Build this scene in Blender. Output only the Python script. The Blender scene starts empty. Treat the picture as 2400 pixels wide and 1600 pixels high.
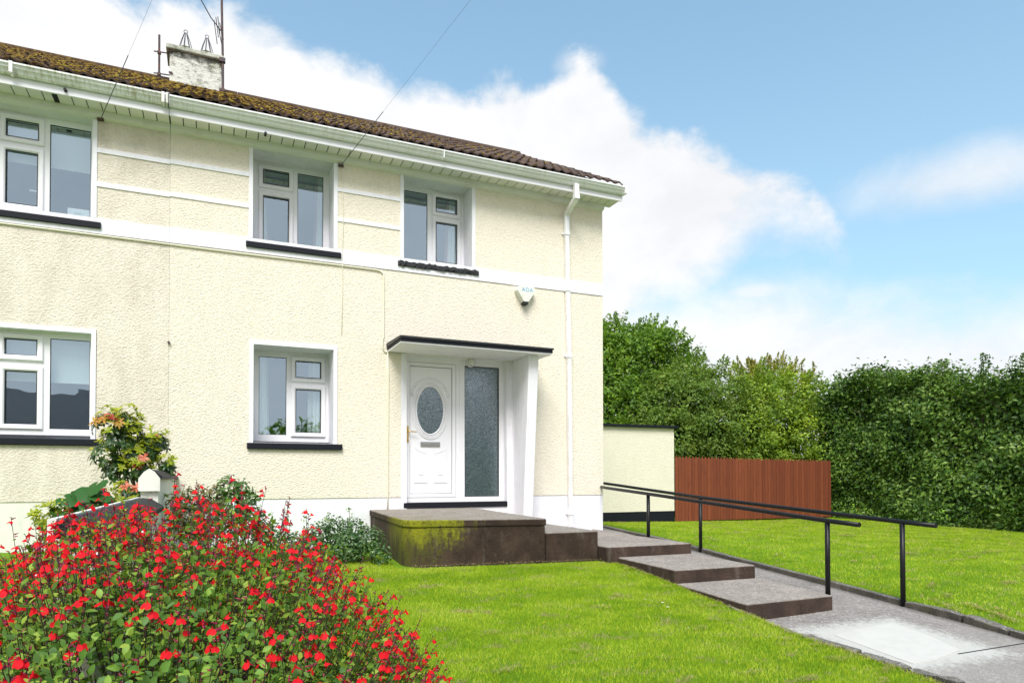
import bpy, bmesh, math, random
import numpy as np
from math import sin, cos, pi, radians, sqrt, atan2
from mathutils import Vector, Matrix

rnd = random.Random(7)
rng = np.random.default_rng(11)
S = bpy.context.scene
COL = S.collection

# ------------------------------------------------------------------ camera
CAM = Vector((0.0, -9.65, 1.6))
YAW, PIT, ROL = radians(23.79), radians(1.041), radians(-0.0875)
fw = Vector((sin(YAW)*cos(PIT), cos(YAW)*cos(PIT), sin(PIT)))
rt = Vector((cos(YAW), -sin(YAW), 0)); up = rt.cross(fw)
R2 = rt*cos(ROL)+up*sin(ROL); U2 = -rt*sin(ROL)+up*cos(ROL)
cam = bpy.data.cameras.new('camera'); camo = bpy.data.objects.new('camera', cam); COL.objects.link(camo)
m = Matrix((R2, U2, -fw)).transposed().to_4x4(); m.translation = CAM
camo.matrix_world = m
cam.sensor_width = 36; cam.lens = 1600/2400*36; cam.sensor_fit = 'HORIZONTAL'
cam.shift_x = 0; cam.shift_y = (1091.7-800)/2400
cam.clip_start = 0.05; cam.clip_end = 2000
S.camera = camo

# ------------------------------------------------------------------ world
SUN_EL, SUN_AZ = radians(52), radians(205)      # azimuth from +Y clockwise: behind the viewer, a little to the left
W = bpy.data.worlds.new('World'); S.world = W; W.use_nodes = True
nt = W.node_tree; nt.nodes.clear()
class NB:
    """tiny node helper"""
    def __init__(s, nt): s.nt = nt
    def n(s, t, **k):
        o = s.nt.nodes.new(t)
        for a, b in k.items(): setattr(o, a, b)
        return o
    def l(s, a, b): s.nt.links.new(a, b)
    def put(s, sock, v):
        if isinstance(v, bpy.types.NodeSocket): s.l(v, sock)
        elif isinstance(v, (tuple, list)) and len(v) == 3 and sock.type == 'RGBA': sock.default_value = (*v, 1)
        else: sock.default_value = v
    def m(s, op, a, b=0.0, c=None, clamp=False):
        o = s.n('ShaderNodeMath', operation=op, use_clamp=clamp)
        s.put(o.inputs[0], a); s.put(o.inputs[1], b)
        if c is not None: s.put(o.inputs[2], c)
        return o.outputs[0]
    def ss(s, v, a, b, lo=0.0, hi=1.0):
        o = s.n('ShaderNodeMapRange', interpolation_type='SMOOTHSTEP')
        s.put(o.inputs[0], v); s.put(o.inputs[1], a); s.put(o.inputs[2], b); s.put(o.inputs[3], lo); s.put(o.inputs[4], hi)
        return o.outputs[0]
    def mix(s, f, a, b, bt='MIX'):
        o = s.n('ShaderNodeMix', data_type='RGBA', blend_type=bt)
        s.put(o.inputs[0], f); s.put(o.inputs[6], a); s.put(o.inputs[7], b)
        return o.outputs[2]
    def noise(s, vec, scale, detail=4, rough=.55, out=0, dist=0.0):
        o = s.n('ShaderNodeTexNoise'); s.put(o.inputs['Vector'], vec)
        o.inputs['Scale'].default_value = scale; o.inputs['Detail'].default_value = detail
        o.inputs['Roughness'].default_value = rough; o.inputs['Distortion'].default_value = dist
        return o.outputs[out]
    def vor(s, vec, scale, feat='F1', out=0):
        o = s.n('ShaderNodeTexVoronoi', feature=feat); s.put(o.inputs['Vector'], vec); o.inputs['Scale'].default_value = scale
        return o.outputs[out]
    def mapv(s, vec, sc=(1, 1, 1), loc=(0, 0, 0)):
        o = s.n('ShaderNodeMapping'); s.put(o.inputs[0], vec); o.inputs['Scale'].default_value = sc; o.inputs['Location'].default_value = loc
        return o.outputs[0]
    def pos(s):
        return s.n('ShaderNodeNewGeometry').outputs['Position']
    def xyz(s, v):
        o = s.n('ShaderNodeSeparateXYZ'); s.l(v, o.inputs[0]); return o.outputs
    def ramp(s, f, stops):
        o = s.n('ShaderNodeValToRGB'); s.put(o.inputs[0], f); cr = o.color_ramp
        while len(cr.elements) < len(stops): cr.elements.new(0.5)
        for e, (p, c) in zip(cr.elements, stops): e.position = p; e.color = (*c, 1)
        return o.outputs[0]
b = NB(nt)
sky = b.n('ShaderNodeTexSky', sky_type='NISHITA', sun_disc=False)
sky.sun_elevation = SUN_EL; sky.sun_rotation = SUN_AZ; sky.altitude = 50; sky.air_density = 1.0; sky.dust_density = .6; sky.ozone_density = 1.0
d = b.n('ShaderNodeTexCoord').outputs['Generated']
dx, dy, dz = b.xyz(d)
el = b.m('ARCSINE', dz); az = b.m('ARCTAN2', dx, dy)
def curve(pts):
    """elevation (radians) as a function of azimuth (radians)"""
    o = b.n('ShaderNodeFloatCurve')
    b.l(b.m('DIVIDE', b.m('ADD', az, pi), 2*pi), o.inputs['Value'])
    c = o.mapping.curves[0]; o.mapping.use_clip = False
    P = [((a+pi)/(2*pi), e) for a, e in pts]
    c.points[0].location = (0, P[0][1]); c.points[1].location = (1, P[-1][1])
    for p in P: 
        q = c.points.new(*p)
    for q in c.points: q.handle_type = 'VECTOR'
    o.mapping.update()
    return o.outputs[0]
# cloud noise in direction space, flattened a little in height
dn = b.mapv(d, (1, 1, 1.35))
n1 = b.m('SUBTRACT', b.noise(dn, 5.2, 9, .62, dist=.25), .5)
n2 = b.m('SUBTRACT', b.noise(dn, 17, 8, .6), .5)
n3 = b.m('SUBTRACT', b.noise(dn, 2.1, 5, .5), .5)
edge_n = b.m('ADD', b.m('MULTIPLY', n1, .14), b.m('MULTIPLY', n2, .055))
top = curve([(-1.6, .62), (-.9, .56), (-.407, .56), (-.171, .565), (-.10, .545), (-.02, .565), (.03, .56), (.085, .55), (.122, .53), (.205, .518), (.29, .508), (.353, .510), (.416, .530), (.455, .525), (.482, .53), (.505, .56), (.545, .548), (.585, .49), (.64, .462), (.71, .445), (.755, .405), (.805, .385), (.85, .35), (.88, .28), (1.1, .2), (1.5, .25), (2.2, .5), (3.0, .6)])
low = curve([(-1.6, -.5), (.50, -.5), (.545, .10), (.60, .262), (.662, .262), (.709, .298), (.766, .34), (.804, .36), (.85, .33), (1.0, .3), (1.5, -.2), (2.2, -.5), (3.0, -.5)])
band = curve([(-1.6, .3), (.3, .3), (.541, .26), (.62, .245), (.70, .245), (.76, .25), (.83, .235), (.93, .215), (1.061, .20), (1.4, .2), (2.2, .4), (3.0, .5)])
A = b.ss(b.m('ADD', b.m('SUBTRACT', top, el), edge_n), -.018, .022)
B_ = b.ss(b.m('ADD', b.m('SUBTRACT', el, low), b.m('MULTIPLY', edge_n, 1.3)), -.06, .05)
D_ = b.ss(b.m('ADD', b.m('SUBTRACT', band, el), b.m('MULTIPLY', edge_n, .9)), -.05, .06, 0, .93)
def puff(a0, e0, ra, re, k):
    u = b.m('DIVIDE', b.m('SUBTRACT', az, a0), ra); v = b.m('DIVIDE', b.m('SUBTRACT', el, e0), re)
    r = b.m('SQRT', b.m('ADD', b.m('MULTIPLY', u, u), b.m('MULTIPLY', v, v)))
    return b.ss(b.m('ADD', b.m('SUBTRACT', 1, r), b.m('MULTIPLY', edge_n, 9)), -.25, .95, 0, k)
cov = b.m('MAXIMUM', b.m('MULTIPLY', A, B_), D_)
cov = b.m('MAXIMUM', cov, puff(1.02, .352, .15, .040, .72))
cov = b.m('MAXIMUM', cov, puff(.76, .252, .06, .016, .75))
cov = b.m('MAXIMUM', cov, puff(.515, .545, .04, .02, .7))
hi = b.ss(b.m('ADD', n3, b.m('MULTIPLY', n1, .5)), .05, .2, 0, .6)      # broken cloud higher up
cov = b.m('MAXIMUM', cov, b.m('MULTIPLY', hi, b.ss(el, .62, .85)))
shade = b.ss(b.m('ADD', b.m('MULTIPLY', n1, 1.3), b.m('MULTIPLY', n3, .8)), -.35, .3)
cloudc = b.mix(shade, (.50, .51, .53), (.60, .60, .605))
bg1 = b.n('ShaderNodeBackground')
# the sky itself: Nishita, lightly whitened by thin high haze towards the horizon
hz = b.ss(el, 0.0, .75, .62, .26)
skyc = b.mix(1.0, sky.outputs[0], (.78, 1.32, 1.30), 'MULTIPLY')
bg1.inputs[1].default_value = .105
b.l(skyc, bg1.inputs[0])
bgh = b.n('ShaderNodeBackground'); bgh.inputs[0].default_value = (.375, .455, .525, 1); bgh.inputs[1].default_value = 1
mh = b.n('ShaderNodeMixShader'); b.l(hz, mh.inputs[0]); b.l(bg1.outputs[0], mh.inputs[1]); b.l(bgh.outputs[0], mh.inputs[2])
bg2 = b.n('ShaderNodeBackground'); b.l(cloudc, bg2.inputs[0]); bg2.inputs[1].default_value = 1.0
ms = b.n('ShaderNodeMixShader'); b.l(cov, ms.inputs[0]); b.l(mh.outputs[0], ms.inputs[1]); b.l(bg2.outputs[0], ms.inputs[2])
wo = b.n('ShaderNodeOutputWorld'); b.l(ms.outputs[0], wo.inputs[0])

# ------------------------------------------------------------------ sun
sl = bpy.data.lights.new('sun', 'SUN'); sl.energy = 2.5; sl.angle = radians(30); sl.color = (1, .95, .885)
so = bpy.data.objects.new('sun', sl); COL.objects.link(so)
sd = Vector((sin(SUN_AZ)*cos(SUN_EL), cos(SUN_AZ)*cos(SUN_EL), sin(SUN_EL)))
so.rotation_euler = sd.to_track_quat('Z', 'Y').to_euler(); so.location = (0, -20, 30)

S.view_settings.view_transform = 'Standard'; S.view_settings.look = 'None'
S.view_settings.exposure = 0.82; S.view_settings.gamma = 1; S.view_settings.use_curve_mapping = False
S.render.engine = 'CYCLES'
S.cycles.max_bounces = 6; S.cycles.transparent_max_bounces = 12

# ================================================================== materials
def mat(name, col, rough=.6, metal=0.0, spec=.5, fn=None):
    m = bpy.data.materials.new(name); m.use_nodes = True; n = m.node_tree; n.nodes.clear(); q = NB(n)
    o = q.n('ShaderNodeOutputMaterial'); p = q.n('ShaderNodeBsdfPrincipled')
    q.put(p.inputs['Base Color'], (*col, 1) if len(col) == 3 else col); p.inputs['Roughness'].default_value = rough
    p.inputs['Metallic'].default_value = metal; p.inputs['Specular IOR Level'].default_value = spec
    q.l(p.outputs[0], o.inputs[0])
    if fn: fn(q, p, o)
    return m
def bump(q, p, h, strength=.5, dist=.01):
    o = q.n('ShaderNodeBump'); q.put(o.inputs['Height'], h); o.inputs['Strength'].default_value = strength; o.inputs['Distance'].default_value = dist
    q.l(o.outputs[0], p.inputs['Normal']); return o
M = {}
def roughcast(base, dirt):
    def fn(q, p, o):
        P = q.pos(); X, Y, Z = q.xyz(P)
        v = q.mapv(P, (1, 1, 1.5))
        warp = q.n('ShaderNodeVectorMath', operation='ADD'); q.l(v, warp.inputs[0])
        sc = q.n('ShaderNodeVectorMath', operation='SCALE'); q.l(q.noise(P, 24, 2, .5, out=1), sc.inputs[0]); sc.inputs[3].default_value = .035; q.l(sc.outputs[0], warp.inputs[1])
        h1 = q.vor(warp.outputs[0], 42, 'SMOOTH_F1'); h2 = q.noise(warp.outputs[0], 36, 5, .62); h3 = q.noise(P, 130, 3, .6)
        h = q.m('ADD', q.m('MULTIPLY', h1, .55), q.m('ADD', q.m('MULTIPLY', h2, 1.0), q.m('MULTIPLY', h3, .25)))
        bump(q, p, h, .78, .016)
        big = q.noise(P, .8, 4, .6); stv = q.noise(q.mapv(P, (3, 3, 1.1)), 1.4, 6, .7)
        pit_shade = q.ss(q.m('ADD', h1, h2), .62, .88, 1, 0)
        c = q.mix(q.m('MULTIPLY', pit_shade, .42), base, tuple(x*.72 for x in base))  # shade in the roughcast hollows, painted into the base colour
        w = q.m('MULTIPLY', q.ss(q.m('ADD', stv, q.m('MULTIPLY', big, .6)), .62, 1.05), dirt)
        c = q.mix(w, c, (.42, .38, .30))
        top = q.m('MULTIPLY', q.ss(Z, 5.1, 6.0), q.m('MULTIPLY', q.ss(q.noise(P, 2.6, 5, .7), .42, .7), dirt*1.3))
        c = q.mix(top, c, (.40, .34, .24))
        q.l(c, p.inputs['Base Color'])
    return fn
M['cream'] = mat('roughcast_cream', (.8, .77, .57), .85, spec=.25, fn=roughcast((.885, .805, .675), .09))
M['oldcream'] = mat('roughcast_weathered', (.7, .66, .5), .85, spec=.25, fn=roughcast((.84, .76, .65), .34))
def stained(base, stain, k, vert=True, s=3.0):
    def fn(q, p, o):
        P = q.pos()
        a = q.noise(q.mapv(P, (4, 4, .7) if vert else (1, 1, 1)), s, 6, .65); c2 = q.noise(P, 9, 4, .6)
        f = q.m('MULTIPLY', q.ss(q.m('ADD', a, q.m('MULTIPLY', c2, .4)), .60, .95), k)
        q.l(q.mix(f, base, stain), p.inputs['Base Color'])
        bump(q, p, q.noise(P, 60, 4, .6), .25, .004)
    return fn
M['white'] = mat('white_masonry_paint', (.86, .85, .90), .7, spec=.3, fn=stained((.87, .85, .90), (.55, .56, .52), .28))
M['palecream'] = mat('pale_plinth_paint', (.78, .8, .74), .7, spec=.3, fn=stained((.80, .77, .71), (.5, .5, .42), .3))
M['upvc'] = mat('white_upvc', (.85, .87, .89), .32, spec=.5, fn=lambda q, p, o: q.l(q.mix(q.m('MULTIPLY', q.ss(q.noise(q.pos(), 3, 4, .6), .5, .8), .15), (.88, .865, .90), (.66, .65, .62)), p.inputs['Base Color']))
def soff(q, p, o):
    P = q.pos(); a = q.noise(q.mapv(P, (1.2, 6, 3)), 2.0, 6, .7)
    q.l(q.mix(q.ss(a, .48, .75, 0, .45), (.84, .81, .81), (.50, .45, .40)), p.inputs['Base Color'])
M['soffit'] = mat('soffit_upvc', (.8, .8, .79), .5, fn=soff)
def gutm(amount):
    def fn(q, p, o):
        P = q.pos(); X, Y, Z = q.xyz(P)
        a = q.noise(q.mapv(P, (22, 6, 2.5)), 1.5, 5, .7); g = q.noise(P, 2.2, 5, .65)
        f = q.m('MULTIPLY', q.ss(q.m('ADD', q.m('MULTIPLY', a, .7), q.m('MULTIPLY', g, .6)), .58, .85), amount)
        c = q.mix(f, (.87, .86, .88), (.36, .35, .18))
        f2 = q.m('MULTIPLY', q.ss(q.noise(P, 7, 5, .7), .58, .75), amount*.5)
        q.l(q.mix(f2, c, (.22, .20, .16)), p.inputs['Base Color'])
    return fn
M['gutter_clean'] = mat('gutter_upvc', (.8, .8, .8), .35, fn=gutm(.28))
M['gutter_dirty'] = mat('gutter_upvc_algae', (.8, .8, .8), .45, fn=gutm(.8))
def blackm(q, p, o):
    P = q.pos()
    f = q.ss(q.noise(P, 45, 5, .75), .66, .74, 0, .6)
    q.l(q.mix(f, (.010, .011, .017), (.12, .125, .14)), p.inputs['Base Color']); bump(q, p, q.noise(P, 35, 4, .6), .4, .006)
M['black'] = mat('black_masonry_paint', (.02, .02, .03), .6, spec=.22, fn=blackm)
M['rail'] = mat('black_rail_paint', (.008, .008, .009), .4, spec=.3, fn=lambda q, p, o: bump(q, p, q.noise(q.pos(), 60, 3, .6), .15, .002))
def slate(q, p, o):
    P = q.pos(); h = q.noise(q.mapv(P, (1, 1, 3)), 40, 6, .75)
    q.l(q.mix(h, (.004, .004, .005), (.035, .036, .042)), p.inputs['Base Color']); bump(q, p, h, 1, .02)
M['roughsill'] = mat('rough_black_sill', (.02, .02, .02), .45, fn=slate)
M['gasket'] = mat('black_gasket', (.012, .012, .012), .7)
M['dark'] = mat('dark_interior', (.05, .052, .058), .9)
M['brass'] = mat('brass', (.75, .5, .16), .25, 1.0, fn=lambda q, p, o: q.l(q.ss(q.noise(q.pos(), 30, 2, .5), .3, .7, .2, .4), p.inputs['Roughness']))
M['steel'] = mat('brushed_steel', (.55, .53, .5), .3, 1.0)
def tilem(q, p, o):
    P = q.pos(); X, Y, Z = q.xyz(P)
    rn = q.n('ShaderNodeObjectInfo').outputs['Random']
    base = q.mix(rn, (.075, .048, .040), (.125, .085, .068))
    f = q.noise(P, 26, 5, .7)
    base = q.mix(q.ss(f, .45, .75, 0, .6), base, (.17, .14, .115))
    # moss: thick on the older left end, thinner to the right, more towards the ridge
    a = q.m('ADD', q.m('ADD', q.noise(P, 5.5, 6, .72), q.m('MULTIPLY', q.noise(P, 1.1, 3, .5), .35)), q.m('MULTIPLY', q.m('SUBTRACT', 2.0, X), .045))
    a = q.m('ADD', a, q.m('MULTIPLY', q.m('SUBTRACT', Z, 7.2), .045))
    mf = q.ss(a, .68, .92)
    mossc = q.ramp(q.noise(P, 13, 4, .65), [(.38, (.07, .038, .022)), (.52, (.14, .082, .035)), (.62, (.19, .125, .040)), (.74, (.33, .26, .06))])
    q.l(q.mix(mf, base, mossc), p.inputs['Base Color'])
    bump(q, p, q.m('ADD', f, q.m('MULTIPLY', q.m('MULTIPLY', mf, q.noise(P, 50, 4, .7)), 2.0)), .9, .02)
M['tile'] = mat('concrete_roof_tile', (.1, .07, .06), .9, spec=.2, fn=tilem)
def mossm(q, p, o):
    P = q.pos()
    q.l(q.ramp(q.noise(P, 11, 4, .65), [(.34, (.10, .055, .025)), (.5, (.22, .13, .04)), (.60, (.34, .25, .03)), (.72, (.45, .37, .10))]), p.inputs['Base Color'])
    bump(q, p, q.noise(P, 90, 4, .7), 1, .01)
M['moss'] = mat('roof_moss', (.2, .15, .03), 1, spec=.1, fn=mossm)
def chim(q, p, o):
    P = q.pos(); X, Y, Z = q.xyz(P)
    a = q.noise(q.mapv(P, (1, 1, 1.6)), 9, 8, .75); g = q.noise(P, 3, 5, .6)
    f = q.m('ADD', q.ss(q.m('ADD', a, q.m('MULTIPLY', g, .5)), .72, .95), q.m('MULTIPLY', q.ss(Z, 8.85, 9.02), q.ss(a, .3, .55)), clamp=True)
    c = q.mix(f, (.74, .73, .66), (.14, .14, .12))
    c = q.mix(q.m('MULTIPLY', q.ss(g, .55, .7), .35), c, (.40, .42, .22))
    q.l(c, p.inputs['Base Color']); bump(q, p, a, .9, .03)
M['chimney'] = mat('weathered_render', (.6, .6, .55), .9, fn=chim)
M['chimcap'] = mat('weathered_cap', (.5, .5, .44), .9, fn=stained((.55, .55, .47), (.18, .19, .13), .9, False, 6))
M['rust'] = mat('rusty_steel', (.1, .07, .06), .7, .3, fn=stained((.085, .07, .075), (.19, .08, .055), .8, False, 8))
M['wire'] = mat('cable_black', (.10, .10, .11), .7)
M['conduit'] = mat('cream_conduit', (.80, .77, .62), .5)
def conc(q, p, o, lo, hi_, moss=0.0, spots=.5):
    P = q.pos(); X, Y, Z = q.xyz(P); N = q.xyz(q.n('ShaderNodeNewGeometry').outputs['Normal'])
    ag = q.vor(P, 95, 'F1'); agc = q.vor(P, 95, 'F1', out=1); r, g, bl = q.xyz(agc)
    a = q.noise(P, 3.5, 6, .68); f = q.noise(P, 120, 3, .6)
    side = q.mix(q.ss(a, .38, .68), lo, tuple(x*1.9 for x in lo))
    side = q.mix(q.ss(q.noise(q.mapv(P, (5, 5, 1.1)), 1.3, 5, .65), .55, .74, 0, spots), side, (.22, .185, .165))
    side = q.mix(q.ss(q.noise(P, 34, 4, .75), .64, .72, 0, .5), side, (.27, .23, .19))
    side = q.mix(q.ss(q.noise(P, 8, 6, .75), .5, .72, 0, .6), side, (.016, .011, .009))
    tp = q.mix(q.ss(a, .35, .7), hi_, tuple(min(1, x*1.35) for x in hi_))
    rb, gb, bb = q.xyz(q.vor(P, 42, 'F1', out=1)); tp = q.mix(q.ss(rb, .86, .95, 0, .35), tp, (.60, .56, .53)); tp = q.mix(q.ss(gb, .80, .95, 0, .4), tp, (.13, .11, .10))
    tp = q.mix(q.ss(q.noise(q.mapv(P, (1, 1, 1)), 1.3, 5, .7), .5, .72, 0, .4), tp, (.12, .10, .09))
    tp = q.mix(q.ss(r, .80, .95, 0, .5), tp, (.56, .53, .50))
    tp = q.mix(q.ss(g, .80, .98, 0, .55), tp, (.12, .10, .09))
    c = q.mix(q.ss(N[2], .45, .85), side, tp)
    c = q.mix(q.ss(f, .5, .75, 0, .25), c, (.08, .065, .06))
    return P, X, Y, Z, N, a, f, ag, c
def stepm(q, p, o):
    P, X, Y, Z, N, a, f, ag, c = conc(q, p, o, (.048, .031, .024), (.30, .255, .222))
    q.l(c, p.inputs['Base Color']); bump(q, p, q.m('ADD', ag, q.m('MULTIPLY', f, .6)), .8, .008)
M['step'] = mat('step_concrete', (.2, .18, .17), .9, spec=.25, fn=stepm)
def porchm(q, p, o):
    P, X, Y, Z, N, a, f, ag, c = conc(q, p, o, (.042, .026, .019), (.27, .23, .195))
    streak = q.noise(q.mapv(P, (6, 6, 1.2)), 1.6, 6, .7)
    mk = q.m('ADD', q.m('MULTIPLY', q.m('SUBTRACT', 2.55, X), 1.15), q.m('MULTIPLY', q.m('SUBTRACT', Z, 1.15), 1.1))
    mk = q.m('ADD', q.m('ADD', mk, q.m('MULTIPLY', q.m('SUBTRACT', streak, .5), 2.0)), q.m('MULTIPLY', q.m('SUBTRACT', q.noise(P, 22, 5, .7), .5), 1.5))
    mk = q.m('MULTIPLY', q.ss(q.m('ADD', mk, .28), -.05, .65), q.ss(q.m('MULTIPLY', Y, -1), 1.2, 2.1))
    lime = q.m('MULTIPLY', q.ss(q.m('ADD', Z, q.m('MULTIPLY', q.m('SUBTRACT', streak, .5), .9)), .72, 1.12), .95)
    mc = q.mix(lime, (.085, .088, .020), (.27, .27, .014))
    mc = q.mix(q.ss(q.noise(P, 30, 5, .7), .45, .7), mc, (.10, .075, .02))
    c = q.mix(q.m('MULTIPLY', mk, q.ss(N[2], .97, .8, .15, 1)), c, mc)
    q.l(c, p.inputs['Base Color']); bump(q, p, q.m('ADD', ag, q.m('MULTIPLY', f, .8)), .8, .008)
M['porch'] = mat('porch_concrete', (.2, .18, .17), .9, spec=.25, fn=porchm)
def pathm(q, p, o):
    P, X, Y, Z, N, a, f, ag, c = conc(q, p, o, (.06, .05, .045), (.25, .22, .20))
    c = q.mix(q.ss(Y, -5.0, -6.2, 0, .45), c, (.36, .33, .30))
    # worn whitish cement washed over the surface round the repair
    u = q.m('DIVIDE', q.m('ABSOLUTE', q.m('SUBTRACT', X, 5.34)), .58); v = q.m('DIVIDE', q.m('ABSOLUTE', q.m('SUBTRACT', Y, -5.66)), .52)
    r = q.m('MAXIMUM', u, v)
    w = q.ss(q.m('ADD', r, q.m('MULTIPLY', q.m('SUBTRACT', q.noise(q.mapv(P, (1, .5, 1)), 30, 6, .85), .5), 1.8)), 1.28, .85)
    c = q.mix(q.m('MULTIPLY', w, .95), c, (.55, .53, .49))
    q.l(c, p.inputs['Base Color']); bump(q, p, q.m('ADD', ag, q.m('MULTIPLY', f, .6)), .8, .007)
M['path'] = mat('path_concrete', (.3, .28, .26), .9, spec=.25, fn=pathm)
M['patch'] = mat('fresh_cement', (.7, .69, .66), .8, spec=.2, fn=stained((.56, .54, .50), (.48, .455, .42), .6, False, 5))
def kerbm(q, p, o):
    P, X, Y, Z, N, a, f, ag, c = conc(q, p, o, (.07, .062, .05), (.15, .135, .115))
    c = q.mix(q.ss(q.noise(P, 4, 5, .7), .52, .7, 0, .6), c, (.12, .115, .045))
    q.l(c, p.inputs['Base Color']); bump(q, p, q.m('ADD', ag, q.m('MULTIPLY', a, 2)), .9, .012)
M['kerb'] = mat('kerb_stone', (.15, .14, .12), .9, fn=kerbm)
def woodm(q, p, o):
    P = q.pos(); rn = q.n('ShaderNodeObjectInfo').outputs['Random']
    base = q.mix(rn, (.175, .043, .020), (.25, .066, .028))
    g = q.noise(q.mapv(P, (14, 14, .8)), 3.0, 5, .65)
    c = q.mix(q.ss(g, .42, .72, 0, .6), base, (.12, .034, .018))
    c = q.mix(q.ss(q.vor(P, 4.5, 'F1'), .04, .085, .85, 0), c, (.045, .014, .008))
    c = q.mix(q.ss(q.noise(q.mapv(P, (9, 9, .5), (3, 0, 1)), 2.2, 4, .6), .60, .72, 0, .5), c, (.34, .085, .03))
    q.l(c, p.inputs['Base Color']); bump(q, p, g, .3, .004)
M['wood'] = mat('stained_fence_board', (.2, .05, .02), .7, spec=.3, fn=woodm)
M['post'] = mat('fence_post', (.1, .06, .035), .85)
def soilgrass(q, p, o):
    P = q.pos()
    a = q.noise(P, 1.2, 5, .6); f = q.noise(P, 55, 5, .75)
    c = q.mix(q.ss(a, .35, .65), (.15, .30, .014), (.22, .38, .02))
    c = q.mix(q.ss(f, .45, .8), c, (.09, .16, .014))
    t = q.ss(q.m('ADD', q.noise(q.mapv(P, (1, 2.2, 1)), 3.0, 6, .72), q.m('MULTIPLY', f, .15)), .66, .76)
    c = q.mix(t, c, (.30, .23, .11))
    q.l(c, p.inputs['Base Color']); bump(q, p, f, 1, .03)
M['lawn'] = mat('lawn_turf', (.1, .2, .02), .9, spec=.1, fn=soilgrass)
def leafy(cols, trans=.35, rough=.5, spec=.4, posn=None, tr_tint=(1.3, 1.25, .6)):
    """cols: ramp stops over the per-leaf random value"""
    def fn(q, p, o):
        g = q.n('ShaderNodeNewGeometry'); r = g.outputs['Random Per Island']; P = g.outputs['Position']
        if posn:
            v = q.m('ADD', q.m('MULTIPLY', r, 1-posn[1]), q.m('MULTIPLY', q.ss(q.noise(P, posn[0], 3, .6), .3, .7), posn[1]))
        else: v = r
        c = q.ramp(v, cols); q.l(c, p.inputs['Base Color'])
        if trans > 0:
            t = q.n('ShaderNodeBsdfTranslucent'); q.l(q.mix(1, c, tr_tint, 'MULTIPLY'), t.inputs[0])
            mx = q.n('ShaderNodeMixShader'); mx.inputs[0].default_value = trans
            q.l(p.outputs[0], mx.inputs[1]); q.l(t.outputs[0], mx.inputs[2]); q.l(mx.outputs[0], o.inputs[0])
    return mat('leaf', cols[0][1], rough, spec=spec, fn=fn)
def grassm(q, p, o):
    g = q.n('ShaderNodeNewGeometry'); P = g.outputs['Position']; r = g.outputs['Random Per Island']
    a = q.ss(q.noise(q.mapv(P, (1, 1.6, .3)), 1.5, 6, .68), .3, .7)
    c = q.ramp(q.m('ADD', q.m('MULTIPLY', r, .45), q.m('MULTIPLY', a, .55)), [(.2, (.23, .37, .014)), (.45, (.38, .51, .020)), (.65, (.49, .59, .035)), (.9, (.60, .64, .12))])
    t = q.ss(q.m('ADD', q.noise(q.mapv(P, (1, 2.2, 1)), 3.0, 6, .72), q.m('MULTIPLY', r, .16)), .655, .76)
    c = q.mix(t, c, (.52, .44, .22))
    q.l(c, p.inputs['Base Color'])
    tr = q.n('ShaderNodeBsdfTranslucent'); q.l(c, tr.inputs[0]); mx = q.n('ShaderNodeMixShader'); mx.inputs[0].default_value = .35
    q.l(p.outputs[0], mx.inputs[1]); q.l(tr.outputs[0], mx.inputs[2]); q.l(mx.outputs[0], o.inputs[0])
def groundm(q, p, o):
    P = q.pos(); X, Y, Z = q.xyz(P); f = q.noise(P, 30, 5, .7); a = q.noise(P, .6, 4, .6)
    gr = q.mix(a, (.09, .15, .02), (.14, .20, .03)); ro = q.mix(f, (.11, .105, .10), (.19, .185, .18))
    q.l(q.mix(q.ss(Y, -10.7, -10.5), ro, gr), p.inputs['Base Color']); bump(q, p, f, .5, .01)
M['ground'] = mat('ground_mix', (.1, .1, .1), .9, spec=.15, fn=groundm)
M['grass'] = mat('grass_blade', (.1, .2, .02), .6, spec=.2, fn=grassm)
M['straw'] = leafy([(0, (.36, .27, .13)), (.5, (.50, .38, .20)), (1, (.27, .19, .09))], .2, .9, .1)
M['bark'] = mat('bark', (.075, .055, .04), .9, fn=lambda q, p, o: bump(q, p, q.noise(q.mapv(q.pos(), (1, 1, .3)), 40, 4, .7), 1, .02))
M['twig'] = mat('salvia_stem', (.055, .028, .030), .7)
M['fabric'] = mat('curtain_cloth', (.88, .92, .88), .9, spec=.1)
def flowerc(q, p, o):
    P = q.pos(); f = q.ss(q.vor(q.mapv(P, (1, 1, 1)), 11, 'F1'), .12, .2, 1, 0)
    f = q.m('MULTIPLY', f, q.ss(q.noise(P, 70, 3, .7), .45, .55))
    q.l(q.mix(f, (.84, .86, .85), (.7, .16, .22)), p.inputs['Base Color'])
M['floral'] = mat('floral_curtain', (.8, .8, .8), .9, spec=.1, fn=flowerc)
M['pink'] = mat('pink_curtain_edge', (.55, .25, .27), .9, spec=.1)
M['blind'] = mat('roller_blind', (.80, .86, .88), .9, spec=.1)
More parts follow.
